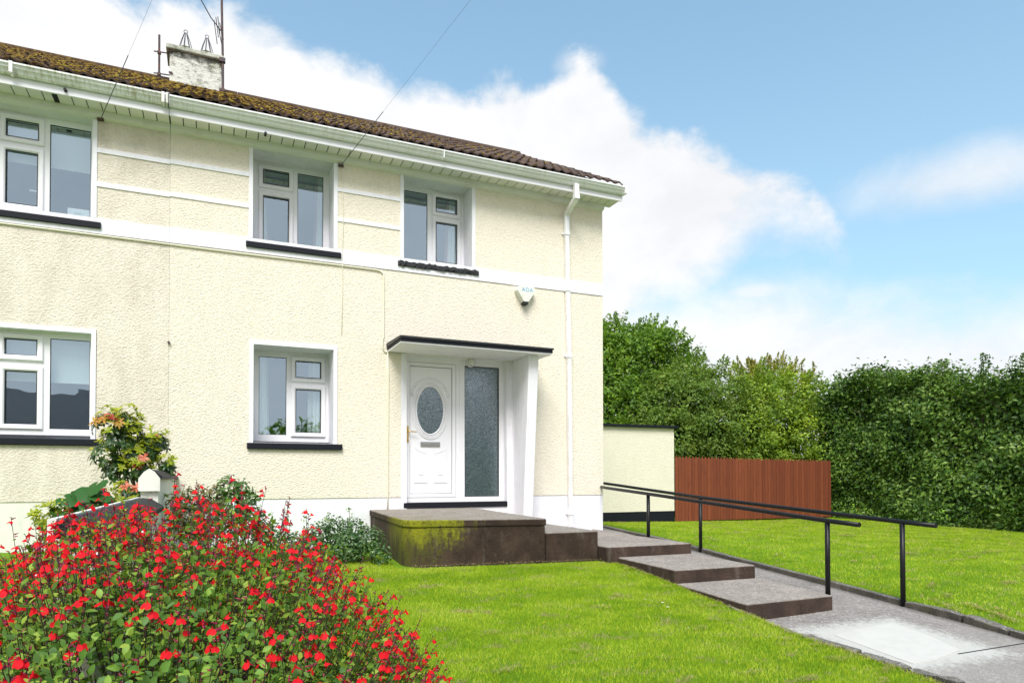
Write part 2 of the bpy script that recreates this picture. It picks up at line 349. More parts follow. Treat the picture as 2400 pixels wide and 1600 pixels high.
def glassm(rough, refl, tint, bumpy=False, body=0.0):
    def fn(q, p, o):
        gl = q.n('ShaderNodeBsdfGlossy'); gl.inputs['Roughness'].default_value = rough; gl.inputs[0].default_value = (*tint, 1)
        tr = q.n('ShaderNodeBsdfTransparent'); tr.inputs[0].default_value = (.90, .97, .97, 1)
        lw = q.n('ShaderNodeLayerWeight'); lw.inputs[0].default_value = .35
        fac = q.ss(lw.outputs['Facing'], 0.0, 1.0, refl, 1.0)
        low = tr
        if body:
            df = q.n('ShaderNodeBsdfDiffuse'); df.inputs[0].default_value = (.07, .13, .12, 1)
            m0 = q.n('ShaderNodeMixShader'); m0.inputs[0].default_value = body; q.l(tr.outputs[0], m0.inputs[1]); q.l(df.outputs[0], m0.inputs[2]); low = m0
        mx = q.n('ShaderNodeMixShader'); q.l(fac, mx.inputs[0]); q.l(low.outputs[0], mx.inputs[1]); q.l(gl.outputs[0], mx.inputs[2]); q.l(mx.outputs[0], o.inputs[0])
        if bumpy:
            tx = q.noise(q.mapv(q.pos(), (1, 1, 1.7)), 36, 3, .65, dist=1.2); q.l(q.ss(tx, .35, .68, .14, .42), mx.inputs[0])
            bp = q.n('ShaderNodeBump'); q.l(tx, bp.inputs['Height']); bp.inputs['Strength'].default_value = .22; bp.inputs['Distance'].default_value = .01
            q.l(bp.outputs[0], gl.inputs['Normal'])
        else:
            bp = q.n('ShaderNodeBump'); q.l(q.noise(q.pos(), 1.6, 2, .5), bp.inputs['Height']); bp.inputs['Strength'].default_value = .06; bp.inputs['Distance'].default_value = .05
            q.l(bp.outputs[0], gl.inputs['Normal'])
    return fn
M['glass'] = mat('window_glass', (.5, .5, .5), .1, fn=glassm(.01, .42, (.70, .86, 1.0)))
M['obscure'] = mat('obscure_glass', (.5, .5, .5), .1, fn=glassm(.06, .26, (.78, .92, 1.0), True, .25))

# ================================================================== mesh helpers
class MB:
    def __init__(s): s.v = []; s.f = []
    def add(s, vs, fs):
        o = len(s.v); s.v += [tuple(x) for x in vs]; s.f += [tuple(o+i for i in f) for f in fs]; return s
    def box(s, x0, x1, y0, y1, z0, z1):
        return s.add([(x0, y0, z0), (x1, y0, z0), (x1, y1, z0), (x0, y1, z0), (x0, y0, z1), (x1, y0, z1), (x1, y1, z1), (x0, y1, z1)],
                     [(0, 3, 2, 1), (4, 5, 6, 7), (0, 1, 5, 4), (1, 2, 6, 5), (2, 3, 7, 6), (3, 0, 4, 7)])
    def hexa(s, b, t):
        return s.add(list(b)+list(t), [(0, 3, 2, 1), (4, 5, 6, 7), (0, 1, 5, 4), (1, 2, 6, 5), (2, 3, 7, 6), (3, 0, 4, 7)])
    def prism(s, pts, fn, a, b):
        """extrude polygon pts; fn(p, t) -> 3D point"""
        n = len(pts)
        return s.add([fn(p, a) for p in pts]+[fn(p, b) for p in pts], [tuple(range(n))[::-1], tuple(range(n, 2*n))]+[(i, (i+1) % n, n+(i+1) % n, n+i) for i in range(n)])
    def px(s, pts, x0, x1): return s.prism(pts, lambda p, t: (t, p[0], p[1]), x0, x1)       # (y,z) profile along x
    def py(s, pts, y0, y1): return s.prism(pts, lambda p, t: (p[0], t, p[1]), y0, y1)       # (x,z) profile along y
    def tube(s, pts, r, n=8, cap=True, r2=None):
        pts = [Vector(p) for p in pts]; N = len(pts); rings = []
        ref = None
        for i, p in enumerate(pts):
            t = (pts[min(i+1, N-1)]-pts[max(i-1, 0)]).normalized()
            if ref is None: ref = t.orthogonal().normalized()
            u = (ref-t*ref.dot(t))
            u = u.normalized() if u.length > 1e-6 else t.orthogonal().normalized()
            ref = u; w = t.cross(u)
            rr = r if r2 is None else r+(r2-r)*i/max(1, N-1)
            rings.append([p+(u*cos(2*pi*k/n)+w*sin(2*pi*k/n))*rr for k in range(n)])
        vs = [v for r_ in rings for v in r_]; fs = []
        for i in range(N-1):
            for k in range(n):
                fs.append((i*n+k, i*n+(k+1) % n, (i+1)*n+(k+1) % n, (i+1)*n+k))
        if cap: fs += [tuple(range(n))[::-1], tuple(range((N-1)*n, N*n))]
        return s.add(vs, fs)
    def ico(s, c, r, sq=(1, 1, 1), jit=0):
        bm = bmesh.new(); bmesh.ops.create_icosphere(bm, subdivisions=1, radius=1)
        vs = [(c[0]+v.co.x*r*sq[0]*(1+rnd.uniform(-jit, jit)), c[1]+v.co.y*r*sq[1]*(1+rnd.uniform(-jit, jit)), c[2]+v.co.z*r*sq[2]*(1+rnd.uniform(-jit, jit))) for v in bm.verts]
        fs = [tuple(v.index for v in f.verts) for f in bm.faces]; bm.free(); return s.add(vs, fs)
    def mesh(s, name, origin=None, smooth=False, material=None):
        V = np.array(s.v, float)
        if origin is None: origin = (float(V[:, 0].mean()), float(V[:, 1].mean()), float(V[:, 2].min()))
        V = V-np.array(origin); me = bpy.data.meshes.new(name); me.from_pydata(V.tolist(), [], s.f)
        me.update()
        bm = bmesh.new(); bm.from_mesh(me); bmesh.ops.recalc_face_normals(bm, faces=bm.faces); bm.to_mesh(me); bm.free()
        if smooth: me.polygons.foreach_set('use_smooth', [True]*len(me.polygons))
        if material: me.materials.append(material)
        return me, Vector(origin)
WL = {}    # world locations of what has been built (nothing is rotated)
def link(o, loc, parent=None):
    COL.objects.link(o)
    if parent: o.parent = parent; o.location = loc-WL[parent.name]
    else: o.location = loc
    WL[o.name] = Vector(loc); return o
def tag(o, label=None, cat=None, group=None, kind=None):
    if label: o['label'] = label
    if cat: o['category'] = cat
    if group: o['group'] = group
    if kind: o['kind'] = kind
    return o
def build(mb, name, material, parent=None, smooth=False, bevel=0, origin=None, seg=2):
    me, og = mb.mesh(name, origin, smooth, material)
    o = bpy.data.objects.new(name, me); link(o, og, parent)
    if bevel:
        md = o.modifiers.new('bevel', 'BEVEL'); md.width = bevel; md.segments = seg; md.limit_method = 'ANGLE'; md.angle_limit = radians(40)
    return o
def share(me, name, loc, parent=None, rot=None, scale=None):
    o = bpy.data.objects.new(name, me); link(o, Vector(loc), parent)
    if rot is not None: o.rotation_euler = rot
    if scale is not None: o.scale = scale
    return o
def thing(name, label, cat, loc, group=None):
    o = bpy.data.objects.new(name, None); o.empty_display_size = .2; link(o, Vector(loc)); return tag(o, label, cat, group)
def npmesh(name, V, F, material, parent=None, kind=None, smooth=False):
    """V (n,3), F (m,k) as numpy arrays, quick"""
    me = bpy.data.meshes.new(name); V = np.asarray(V, np.float32); F = np.asarray(F, np.int32)
    og = np.array([V[:, 0].mean(), V[:, 1].mean(), V[:, 2].min()], np.float32)
    k = F.shape[1]; me.vertices.add(len(V)); me.vertices.foreach_set('co', (V-og).ravel())
    me.loops.add(F.size); me.loops.foreach_set('vertex_index', F.ravel())
    me.polygons.add(len(F)); me.polygons.foreach_set('loop_start', np.arange(0, F.size, k, dtype=np.int32)); me.polygons.foreach_set('loop_total', np.full(len(F), k, np.int32))
    if smooth: me.polygons.foreach_set('use_smooth', np.ones(len(F), bool))
    me.update(calc_edges=True); me.materials.append(material)
    o = bpy.data.objects.new(name, me); link(o, Vector(og.tolist()), parent)
    if kind: o['kind'] = kind
    return o

# ================================================================== ground
def rbf(pts):
    P = np.array(pts, float); n = len(P); xy = P[:, :2]
    def K(a, c):
        r = np.sqrt(((a[:, None, :]-c[None])**2).sum(-1)); return r
    A = np.zeros((n+3, n+3)); A[:n, :n] = K(xy, xy)-np.eye(n)*.02; A[:n, n] = 1; A[:n, n+1:] = xy; A[n, :n] = 1; A[n+1:, :n] = xy.T
    w = np.linalg.solve(A, np.r_[P[:, 2], 0, 0, 0])
    def f(x, y):
        q = np.stack([np.ravel(x), np.ravel(y)], 1).astype(float); return (K(q, xy)@w[:n]+w[n]+q@w[n+1:]).reshape(np.shape(x))
    return f
left_h = rbf([(1.9, -2.5, .635), (3.1, -2.45, .615), (4.2, -2.4, .60), (4.47, -3.1, .555), (4.47, -3.72, .49), (4.47, -4.2, .43), (4.47, -4.65, .39), (4.45, -5.35, .30),
              (4.45, -6.0, .27), (4.55, -6.7, .22), (4.7, -9.6, .02), (2.2, -3.6, .57), (2, -4.6, .46), (2, -5.8, .32), (0, -10, .0), (0, -7, .24), (0, -2, .68), (0, 0, .72), (2, -10, 0), (2, 0, .7), (-1.5, -5, .6), (-3, -5, .6), (-3, 0, .75), (-3, -10, .1), (-12, -5, .5), (-12, 1, .7), (3.6, -4.8, .42)])
right_h = rbf([(6.56, -8, .07), (6.56, -6, .235), (6.56, -4.84, .345), (6.56, -3.95, .415), (6.56, -2.4, .52), (6.56, -1.41, .605), (6.56, -.3, .69), (6.5, .6, .76), (6.5, 3, .70), (8.5, 5, .50), (11, 5, .46), (13.7, 5, .42), (16.7, 5.2, .41), (16.9, -.1, .34), (17, -8, .1), (30, 0, .2), (30, 30, .3), (10, 12, .4), (12, -2.5, .42), (9, -4, .40), (10, 1, .58)])
def grid(name, fx, xs, ys, material, kind='structure'):
    X, Y = np.meshgrid(xs, ys); Z = fx(X, Y); nx, ny = len(xs), len(ys)
    V = np.stack([X.ravel(), Y.ravel(), Z.ravel()], 1)
    i = np.arange(ny-1)[:, None]*nx+np.arange(nx-1)[None]; i = i.ravel()
    F = np.stack([i, i+1, i+nx+1, i+nx], 1)
    # skirt all round, so the sheet has a body
    b_ = list(range(nx))+[r*nx+nx-1 for r in range(1, ny)]+[(ny-1)*nx+c for c in range(nx-2, -1, -1)]+[r*nx for r in range(ny-2, 0, -1)]
    V2 = V[b_].copy(); V2[:, 2] -= .6; n0 = len(V); V = np.vstack([V, V2]); k = len(b_)
    F2 = np.array([(b_[j], n0+j, n0+(j+1) % k, b_[(j+1) % k]) for j in range(k)])
    return npmesh(name, V, np.vstack([F, F2]), material, None, kind, True)
lawnL = grid('lawn', left_h, np.r_[np.linspace(-14, -1, 12), np.linspace(-.6, 4.47, 52)], np.r_[np.linspace(-10.5, -8.2, 5), np.linspace(-8, .05, 80)], M['lawn'])
lawnR = grid('lawn', right_h, np.r_[np.linspace(6.58, 18, 60), np.linspace(19, 32, 8)], np.r_[np.linspace(-11, 6, 80), np.linspace(6.5, 30, 12)], M['lawn'])
g = MB(); g.box(-300, 300, -300, 300, -1.9, -1.2); tag(build(g, 'ground', M['ground'], origin=(0, 0, -1.2)), kind='structure')
# side ground sheets beyond the lawns, sloping towards the street
grid('ground', lambda X, Y: -.35+0*X+np.clip((Y+12)*.03, -.6, .3), np.linspace(-120, 120, 30), np.linspace(-60, 120, 30), M['ground'])

# grass blades
def blades(n, sx, sy, hf, hgt, wid, keep=None):
    x = rng.uniform(*sx, n); y = rng.uniform(*sy, n)
    if keep is not None: k = keep(x, y); x = x[k]; y = y[k]; n = len(x)
    z = hf(x, y); a = rng.uniform(0, 2*pi, n); h = hgt*rng.uniform(.45, 1.15, n); w = wid*rng.uniform(.7, 1.3, n)
    lx = rng.normal(0, .45, n)*h; ly = rng.normal(0, .45, n)*h
    dx, dy = np.cos(a)*w/2, np.sin(a)*w/2
    V = np.empty((n, 3, 3)); V[:, 0] = np.stack([x-dx, y-dy, z-.004], 1); V[:, 1] = np.stack([x+dx, y+dy, z-.004], 1); V[:, 2] = np.stack([x+lx, y+ly, z+h], 1)
    return V.reshape(-1, 3), np.arange(3*n).reshape(-1, 3)
def kleft(x, y):
    return ~((x > 1.82) & (x < 4.36) & (y > -2.52))
V, F = blades(300000, (-.5, 4.49), (-8.3, -1.6), left_h, .027, .0055, kleft)
V1, F1 = blades(30000, (-6, -.5), (-8, -1), left_h, .045, .01)
o = npmesh('grass', np.vstack([V, V1]), np.vstack([F, F1+len(V)]), M['grass'], None, 'stuff'); tag(o, 'short bright green grass of the lawn in front of the house', 'grass')
def kright(x, y): return (x < 17) & (y < 5.2) & ((x < 12.5) | (y > -3))
V, F = blades(260000, (6.58, 17), (-7, 5.2), right_h, .030, .0095, kright)
o = npmesh('grass', V, F, M['grass'], None, 'stuff'); tag(o, 'short bright green grass right of the ramp kerb up to the hedge', 'grass')
# dead grass thatch and clippings
def straw(spots, hf, per=160, L=.035, w=.004):
    Vs = []
    for (cx, cy, rx, ry, th) in spots:
        n = int(per*rx*ry/.01); n = max(20, min(n, 900))
        r = np.sqrt(rng.uniform(0, 1, n)); t = rng.uniform(0, 2*pi, n); u = r*np.cos(t)*rx; v = r*np.sin(t)*ry
        x = cx+u*cos(th)-v*sin(th); y = cy+u*sin(th)+v*cos(th); z = hf(x, y)+.028+(1-r)*.026*rng.uniform(0, 1, n)
        a = rng.uniform(0, 2*pi, n); l = L*rng.uniform(.5, 1.2, n)
        d1 = np.stack([np.cos(a)*l, np.sin(a)*l, rng.normal(0, .25, n)*l], 1); d2 = np.stack([-np.sin(a)*w, np.cos(a)*w, np.zeros(n)], 1)
        c = np.stack([x, y, z], 1); Vs.append(np.stack([c-d1/2-d2/2, c-d1/2+d2/2, c+d1/2], 1).reshape(-1, 3))
    V = np.vstack(Vs); return V, np.arange(len(V)).reshape(-1, 3)
sp = []
for (x, y) in [(3.05, -2.75), (3.2, -2.8), (2.55, -4.9), (2.35, -5.4), (3.15, -4.5), (3.5, -4.15), (3.62, -5.2), (3.9, -3.8), (2.9, -5.7), (3.3, -6.1), (3.6, -6.3), (2.05, -6.2), (4.2, -5.55), (4.32, -5.75), (4.15, -6.05), (4.3, -6.35), (4.05, -6.5), (3.8, -6.7), (2.4, -4.3), (1.9, -4.9), (1.75, -5.6), (3.95, -5.0), (4.2, -4.6), (4.25, -3.9), (4.35, -3.1), (4.2, -2.75), (3.0, -3.7)]:
    sp.append((x, y, rnd.uniform(.05, .13), rnd.uniform(.025, .05), rnd.uniform(-.5, .5)))
for x in np.arange(2.0, 4.4, .09): sp.append((x, -2.50+rnd.uniform(-.02, .02), .07, .02, 0))
for y in np.arange(-6.6, -2.7, .16): sp.append((4.40, y, .025, .07, 0))
V, F = straw(sp, left_h)
sp = [(rnd.uniform(7, 16.5), rnd.uniform(-5.5, 4.5), rnd.uniform(.08, .22), rnd.uniform(.03, .06), rnd.uniform(-.5, .5)) for _ in range(110)]
sp += [(rnd.uniform(6.65, 7.1), rnd.uniform(-6.4, -4.9), .12, .05, 1.2) for _ in range(14)]
V1, F1 = straw(sp, right_h, 60, .06, .008)
o = npmesh('grass_clippings', V, F, M['straw'], None, 'stuff'); tag(o, 'dry straw coloured grass clippings lying on the front lawn', 'clippings')
o = npmesh('grass_clippings', V1, F1, M['straw'], None, 'stuff'); tag(o, 'dry straw coloured grass clippings scattered on the lawn towards the hedge', 'clippings')

# ================================================================== path, ramp, kerbs, steps
def ramp_z(y): return np.interp(y, [-14, -9, -6, -5, -4.75, -2.64, -1.4, -.3, .6, 8], [-.4, -.02, .19, .27, .295, .455, .55, .64, .74, .74])
def path_top(X, Y): return ramp_z(Y)
grid('garden_path', path_top, np.linspace(4.52, 6.50, 14), np.r_[np.linspace(-11, -6.06, 20), np.linspace(-6.04, 7.5, 50)], M['path'])
path = bpy.data.objects['garden_path']; WL['garden_path'] = path.location.copy()
pm = MB()   # the smooth cement repair, a thin skin on the path
oc = [(4.90, -6.10), (4.915, -5.75), (4.93, -5.36), (5.25, -5.29), (5.55, -5.27), (5.81, -5.24), (5.76, -5.6), (5.62, -5.99), (5.42, -6.04), (5.15, -6.10)]
pm.add([(x, y, float(ramp_z(y))+.006) for x, y in oc]+[(x, y, float(ramp_z(y))-.01) for x, y in oc], [tuple(range(10))]+[(i, (i+1) % 10, 10+(i+1) % 10, 10+i) for i in range(10)])
build(pm, 'cement_patch', M['patch'], path)['label'] = 'smooth pale cement repair in the grey path'
jm = MB(); jm.box(5.5, 6.5, -6.058, -6.046, float(ramp_z(-6.05))-.03, float(ramp_z(-6.05))+.003); build(jm, 'joint', M['gasket'], path)
def kerbrun(pts, w, h, seglen, mat_, jit=.006, name='kerb_stone'):
    P = [Vector(p) for p in pts]; L = [0]
    for a, c in zip(P, P[1:]): L.append(L[-1]+(c-a).length)
    def at(t):
        for i in range(len(P)-1):
            if t <= L[i+1]: return P[i].lerp(P[i+1], (t-L[i])/(L[i+1]-L[i]))
        return P[-1]
    t = 0
    while t < L[-1]-.05:
        s = min(seglen*rnd.uniform(.75, 1.25), L[-1]-t); k = MB(); n = 5
        vs = []
        for j in range(n+1):
            c = at(t+.008+(s-.016)*j/n); dirv = (at(min(L[-1], t+s*j/n+.05))-at(max(0, t+s*j/n-.05))).normalized(); nr = Vector((dirv.y, -dirv.x, 0)).normalized()
            for (u, z) in ((-w/2, -h), (w/2, -h), (w/2, 0), (-w/2, 0)):
                vs.append(c+nr*(u+rnd.uniform(-jit, jit))+Vector((0, 0, z+rnd.uniform(-jit, jit))))
        fs = [(0, 1, 2, 3), tuple(n*4+q_ for q_ in (3, 2, 1, 0))]
        for j in range(n):
            for q_ in range(4): fs.append((j*4+q_, j*4+(q_+1) % 4, (j+1)*4+(q_+1) % 4, (j+1)*4+q_))
        k.add(vs, fs); build(k, name, mat_, path, bevel=.012)
        t += s
kerbrun([(6.08, 5, .80), (6.10, 2, .83), (6.22, .8, .805), (6.42, .1, .72), (6.53, -.6, .665), (6.54, -1.41, .61), (6.54, -2.4, .525), (6.54, -3.95, .42), (6.54, -4.83, .345)], .085, .3, 1.8, M['kerb'], .003)
kerbrun([(6.54, -4.84, .342), (6.56, -5.5, .295), (6.52, -6, .24), (6.50, -8, .085), (6.5, -10.5, -.1)], .11, .25, .52, M['kerb'], .011)
kerbrun([(4.47, -4.56, .405), (4.47, -5.0, .335), (4.49, -5.4, .305), (4.52, -6.0, .28), (4.57, -6.6, .245), (4.65, -8, .12), (4.75, -10.5, -.08)], .10, .3, .42, M['kerb'], .014)

steps = thing('garden_steps', 'dark concrete garden steps going down beside the ramp', 'steps', (5.0, -2.8, .3))
def slab(name, corners, zb, mat_, parent, bev=.02):
    """corners: front-left, front-right, back-right, back-left as (x,y,z)"""
    k = MB(); k.hexa([(x, y, zb) for x, y, z in corners], corners); o = build(k, name, mat_, parent, bevel=bev, seg=3); return o
slab('step', [(4.335, -2.64, .782), (5.58, -2.64, .780), (5.62, -.35, .775), (4.335, -.02, .79)], .1, M['step'], steps)
slab('step', [(4.47, -3.76, .635), (5.58, -3.745, .63), (5.58, -2.645, .652), (4.47, -2.645, .655)], .0, M['step'], steps)
slab('step', [(4.47, -4.80, .452), (5.64, -4.73, .440), (5.64, -3.765, .492), (4.47, -3.765, .497)], -.1, M['step'], steps)
k = MB(); k.hexa([(5.60, -.34, .1), (6.2, -.34, .1), (6.05, 7, .1), (5.9, 7, .1)], [(5.62, -.34, .775), (6.3, -.34, .66), (6.05, 1.2, .78), (5.9, 1.2, .785)])
pp = MB(); pp.hexa([(4.3, -.015, .1), (5.9, -.015, .1), (5.9, 0.0, .1), (4.3, 0.0, .1)], [(4.34, -.015, .786), (5.9, -.015, .775), (5.9, 0, .775), (4.34, 0, .786)])
build(k, 'landing', M['step'], steps)
porch = thing('porch_step', 'mossy brown concrete doorstep platform with rounded left corner', 'doorstep', (2.8, -1.2, .6))
def rounded(c0, c1, zt, zb, r, overhang):
    pass
k = MB(); pts = []
x0, x1, y0, y1 = 1.93, 3.60, -2.45, -.018
for j in range(9):
    a = pi+pi/2*j/8; pts.append((x0+.22+.22*cos(a), y0+.22+.22*sin(a)))
pts += [(x1, y0), (x1, y1), (x0+.13, y1)]
def pz(x, y): return 1.163-.012*(y/-2.45)-.022*max(0, (x-2.1)/1.5)*(y/-2.45)
n = len(pts)
k.add([(x, y, .3) for x, y in pts]+[(x, y, pz(x, y)-.085) for x, y in pts], [tuple(range(n))[::-1]]+[(i, (i+1) % n, n+(i+1) % n, n+i) for i in range(n)]+[tuple(range(n, 2*n))])
build(k, 'platform', M['porch'], porch, bevel=.012)
k = MB(); cx, cy = 2.7, -1.2; q2 = [(x+(-.014 if x < cx else .012), y-(.014 if y < cy else 0)) for x, y in pts]
k.add([(x, y, pz(x, y)-.084) for x, y in q2]+[(x, y, pz(x, y)) for x, y in q2], [tuple(range(n))[::-1]]+[(i, (i+1) % n, n+(i+1) % n, n+i) for i in range(n)]+[tuple(range(n, 2*n))])
build(k, 'slab', M['porch'], porch, bevel=.018, seg=3)
slab('step', [(3.615, -2.445, .962), (4.325, -2.445, .962), (4.325, -.018, .97), (3.615, -.018, .97)], .3, M['porch'], porch, .022)

# ================================================================== houses
Z_SOF = 6.09
house = thing('house', 'cream roughcast house with white door and three white framed windows', 'house', (2.7, 3.5, .7), 'semi detached houses')
nhouse = thing('house', 'left neighbouring house with greyer weathered roughcast and algae stained gutter', 'house', (-4, 3.5, .7), 'semi detached houses')
WX0, WX1 = -.498, 5.87
OPEN_R = [(.487, 1.541, 4.75, 6.03), (2.535, 3.590, 4.75, 6.03), (.506, 1.543, 2.085, 3.385), (2.585, 4.150, 1.17, 3.40)]
OPEN_L = [(-2.45, -1.349, 4.72, 6.0), (-2.45, -1.341, 2.09, 3.368)]
def wall_sheet(x0, x1, z0, z1, y, opens, parent, material, name, thick=.02):
    xs = sorted({x0, x1}|{v for o in opens for v in o[:2] if x0 < v < x1}); zs = sorted({z0, z1}|{v for o in opens for v in o[2:] if z0 < v < z1})
    k = MB()
    for a, c in zip(xs, xs[1:]):
        for e, f_ in zip(zs, zs[1:]):
            mx, mz = (a+c)/2, (e+f_)/2
            if any(o[0] < mx < o[1] and o[2] < mz < o[3] for o in opens): continue
            k.box(a, c, y, y+thick, e, f_)
    return build(k, name, material, parent)
# structural wall (smooth, white), roughcast in front of it
for (x0, x1, op, par, mt, nm) in ((WX0+.001, WX1, OPEN_R, house, M['white'], 'wall'), (-7.6, WX0-.001, OPEN_L, nhouse, M['white'], 'wall')):
    wall_sheet(x0, x1, .2, 6.3, .0, op, par, mt, nm, .12)
def openx(op, m_=.05): return [(a-m_, c+m_, e, f_+m_) for a, c, e, f_ in op]
RC_R = [(.438, 1.593, 4.59, 6.3), (2.483, 3.642, 4.59, 6.3), (.452, 1.600, 2.0, 3.434), (2.50, 4.42, 1.1, 3.41), (WX0-.1, WX1+.1, 4.59, 4.79)]
RC_L = [(-2.5, -1.299, 4.59, 6.3), (-2.5, -1.286, 2.0, 3.416), (-8, WX0, 4.59, 4.78)]
wall_sheet(WX0+.001, WX1+.012, 1.335, 6.05, -.016, RC_R, house, M['cream'], 'roughcast', .015)
wall_sheet(-7.6, WX0-.001, 1.335, 6.05, -.016, RC_L, nhouse, M['oldcream'], 'roughcast', .015)
# gable, back and inner walls
k = MB(); k.box(WX1-.1, WX1, .121, 7.3, .1, 6.2); k.add([(WX1-.1, .1, 6.2), (WX1-.1, 7.3, 6.2), (WX1-.1, 3.65, 8.3), (WX1, .1, 6.2), (WX1, 7.3, 6.2), (WX1, 3.65, 8.3)], [(0, 1, 2), (3, 5, 4), (0, 3, 4, 1), (1, 4, 5, 2), (2, 5, 3, 0)])
build(k, 'gable_wall', M['cream'], house)
k = MB(); k.box(WX0+.06, WX1-.1, 7.2, 7.3, .1, 6.2); build(k, 'back_wall', M['cream'], house)
k = MB(); k.box(-7.6, WX0-.06, 7.2, 7.3, .1, 6.2); k.box(-7.6, -7.5, .121, 7.2, .1, 6.2); build(k, 'back_wall', M['oldcream'], nhouse)
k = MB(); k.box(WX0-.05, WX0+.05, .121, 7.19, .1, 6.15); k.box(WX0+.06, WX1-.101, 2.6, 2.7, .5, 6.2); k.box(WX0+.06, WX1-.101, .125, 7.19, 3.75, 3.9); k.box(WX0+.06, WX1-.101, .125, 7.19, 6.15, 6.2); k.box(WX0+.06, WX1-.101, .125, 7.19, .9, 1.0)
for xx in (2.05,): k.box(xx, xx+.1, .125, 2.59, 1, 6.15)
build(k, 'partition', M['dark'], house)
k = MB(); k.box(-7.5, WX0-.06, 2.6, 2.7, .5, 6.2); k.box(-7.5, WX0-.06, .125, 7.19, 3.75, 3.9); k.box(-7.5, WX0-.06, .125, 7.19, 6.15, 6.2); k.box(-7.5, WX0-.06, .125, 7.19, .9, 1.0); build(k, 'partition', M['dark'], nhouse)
# plinths: the smooth wall shows below the roughcast; left house is painted paler
k = MB(); k.box(-7.6, WX0+.0, -.006, -.001, .2, 1.334); build(k, 'plinth', M['palecream'], nhouse)
for a_, b_ in ((WX0+.001, 2.49), (4.43, WX1+.006)): k = MB(); k.box(a_, b_, -.006, -.001, .2, 1.334); build(k, 'plinth', M['white'], house)
# white bands
def trim(par, x0, x1, z0, z1, y=-.028, name='trim_band', mt=None):
    q_ = MB(); q_.box(x0, x1, y, -.0005, z0, z1); return build(q_, name, mt or M['white'], par)
trim(house, WX0+.001, WX1+.014, 4.597, 4.79); trim(nhouse, -7.6, WX0-.001, 4.597, 4.785)
for z in (5.607, 5.187):
    trim(house, WX0+.001, .437, z, z+.058, name='trim_strip'); trim(nhouse, -1.298, WX0-.001, z-.01, z+.048, name='trim_strip'); trim(house, 1.594, 2.482, z, z+.055, name='trim_strip')
for x0, x1 in ((.438, .487), (1.541, 1.593), (2.483, 2.535), (3.59, 3.642)): trim(house, x0, x1, 4.791, 6.0, -.030, 'window_surround')
trim(nhouse, -1.349, -1.299, 4.786, 6.0, -.030, 'window_surround')
def surround(par, x0, x1, zb, zt, w):
    q_ = MB(); y0, y1 = -.030, -.0005
    q_.box(x0-w, x0, y0, y1, zb, zt+w); q_.box(x1, x1+w, y0, y1, zb, zt+w); q_.box(x0, x1, y0, y1, zt, zt+w); return build(q_, 'window_surround', M['white'], par)
surround(house, .506, 1.543, 2.075, 3.385, .053); surround(nhouse, -2.45, -1.341, 2.085, 3.368, .05)
# reveals
def reveal(par, o, yd, head=True):
    x0, x1, z0, z1 = o; q_ = MB()
    q_.box(x0-.04, x0-.0, .12, yd+.06, z0, z1); q_.box(x1, x1+.04, .12, yd+.06, z0, z1); q_.box(x0-.04, x1+.04, .12, yd+.06, z1, z1+.04)
    build(q_, 'reveal', M['white'], par)
# windows ------------------------------------------------------------
def window(par, o, yd, panes, ztop=None):
    x0, x1, z0, z1 = o; reveal(par, o, yd)
    holes = []
    for p_ in panes:
        a, c, e, f_ = p_['g']
        if p_.get('sash'): holes.append((a-.045, c+.045, e-.045, f_+.045))
        else: holes.append((a, c, e, f_))
    xs = sorted({x0, x1}|{v for h in holes for v in h[:2]}); zs = sorted({z0+.01, z1}|{v for h in holes for v in h[2:]}); k = MB()
    for a, c in zip(xs, xs[1:]):
        for e, f_ in zip(zs, zs[1:]):
            mx, mz = (a+c)/2, (e+f_)/2
            if any(h[0] < mx < h[1] and h[2] < mz < h[3] for h in holes): continue
            k.box(a, c, yd, yd+.06, e, f_)
    w = build(k, 'window', M['upvc'], par)
    for p_ in panes:
        a, c, e, f_ = p_['g']
        bd = MB(); t = .007                                     # black gasket line round the glass
        y_ = yd+.012 if not p_.get('sash') else yd-.012
        for r in ((a-.001, a+t, e, f_), (c-t, c+.001, e, f_), (a+t, c-t, e-.001, e+t), (a+t, c-t, f_-t, f_+.001)): bd.box(r[0], r[1], y_, y_+.012, r[2], r[3])
        build(bd, 'gasket', M['gasket'], w)
        if p_.get('sash'):
            s_ = MB(); W_ = .062; ya, yb = yd-.024, yd+.045
            A, B, C_, D = a-W_, c+W_, e-W_, f_+W_
            sec = [(0, yb), (0, ya+.008), (.010, ya), (.045, ya), (W_, ya+.016), (W_, yb)]  # section: distance inwards, depth
            vs = []
            for dd, yy in sec: vs += [(A+dd, yy, C_+dd), (B-dd, yy, C_+dd), (B-dd, yy, D-dd), (A+dd, yy, D-dd)]
            fs = []; ns = len(sec)
            for i in range(ns):
                for j in range(4): fs.append((i*4+j, i*4+(j+1) % 4, ((i+1) % ns)*4+(j+1) % 4, ((i+1) % ns)*4+j))
            s_.add(vs, fs); so_ = build(s_, 'sash', M['upvc'], w)
            if p_.get('open'):
                so_.rotation_euler = (-.05, 0, 0); so_.location.z += .0; so_.location.y -= .01
        gl = MB(); gl.add([(a, yd+.018, e), (c, yd+.018, e), (c, yd+.018, f_), (a, yd+.018, f_)], [(0, 1, 2, 3)])
        build(gl, 'pane', M['glass'], w)
        if p_.get('handle'):
            hx, hz = p_['handle']; hm = MB(); hm.box(hx-.08, hx, yd+.08, yd+.095, hz, hz+.018); build(hm, 'handle', M['upvc'], w)
    return w
window(house, OPEN_R[0], .42, [dict(g=(.643, .985, 5.726, 5.93), sash=1), dict(g=(.645, .985, 4.93, 5.555), sash=1), dict(g=(1.105, 1.462, 4.895, 5.955))])
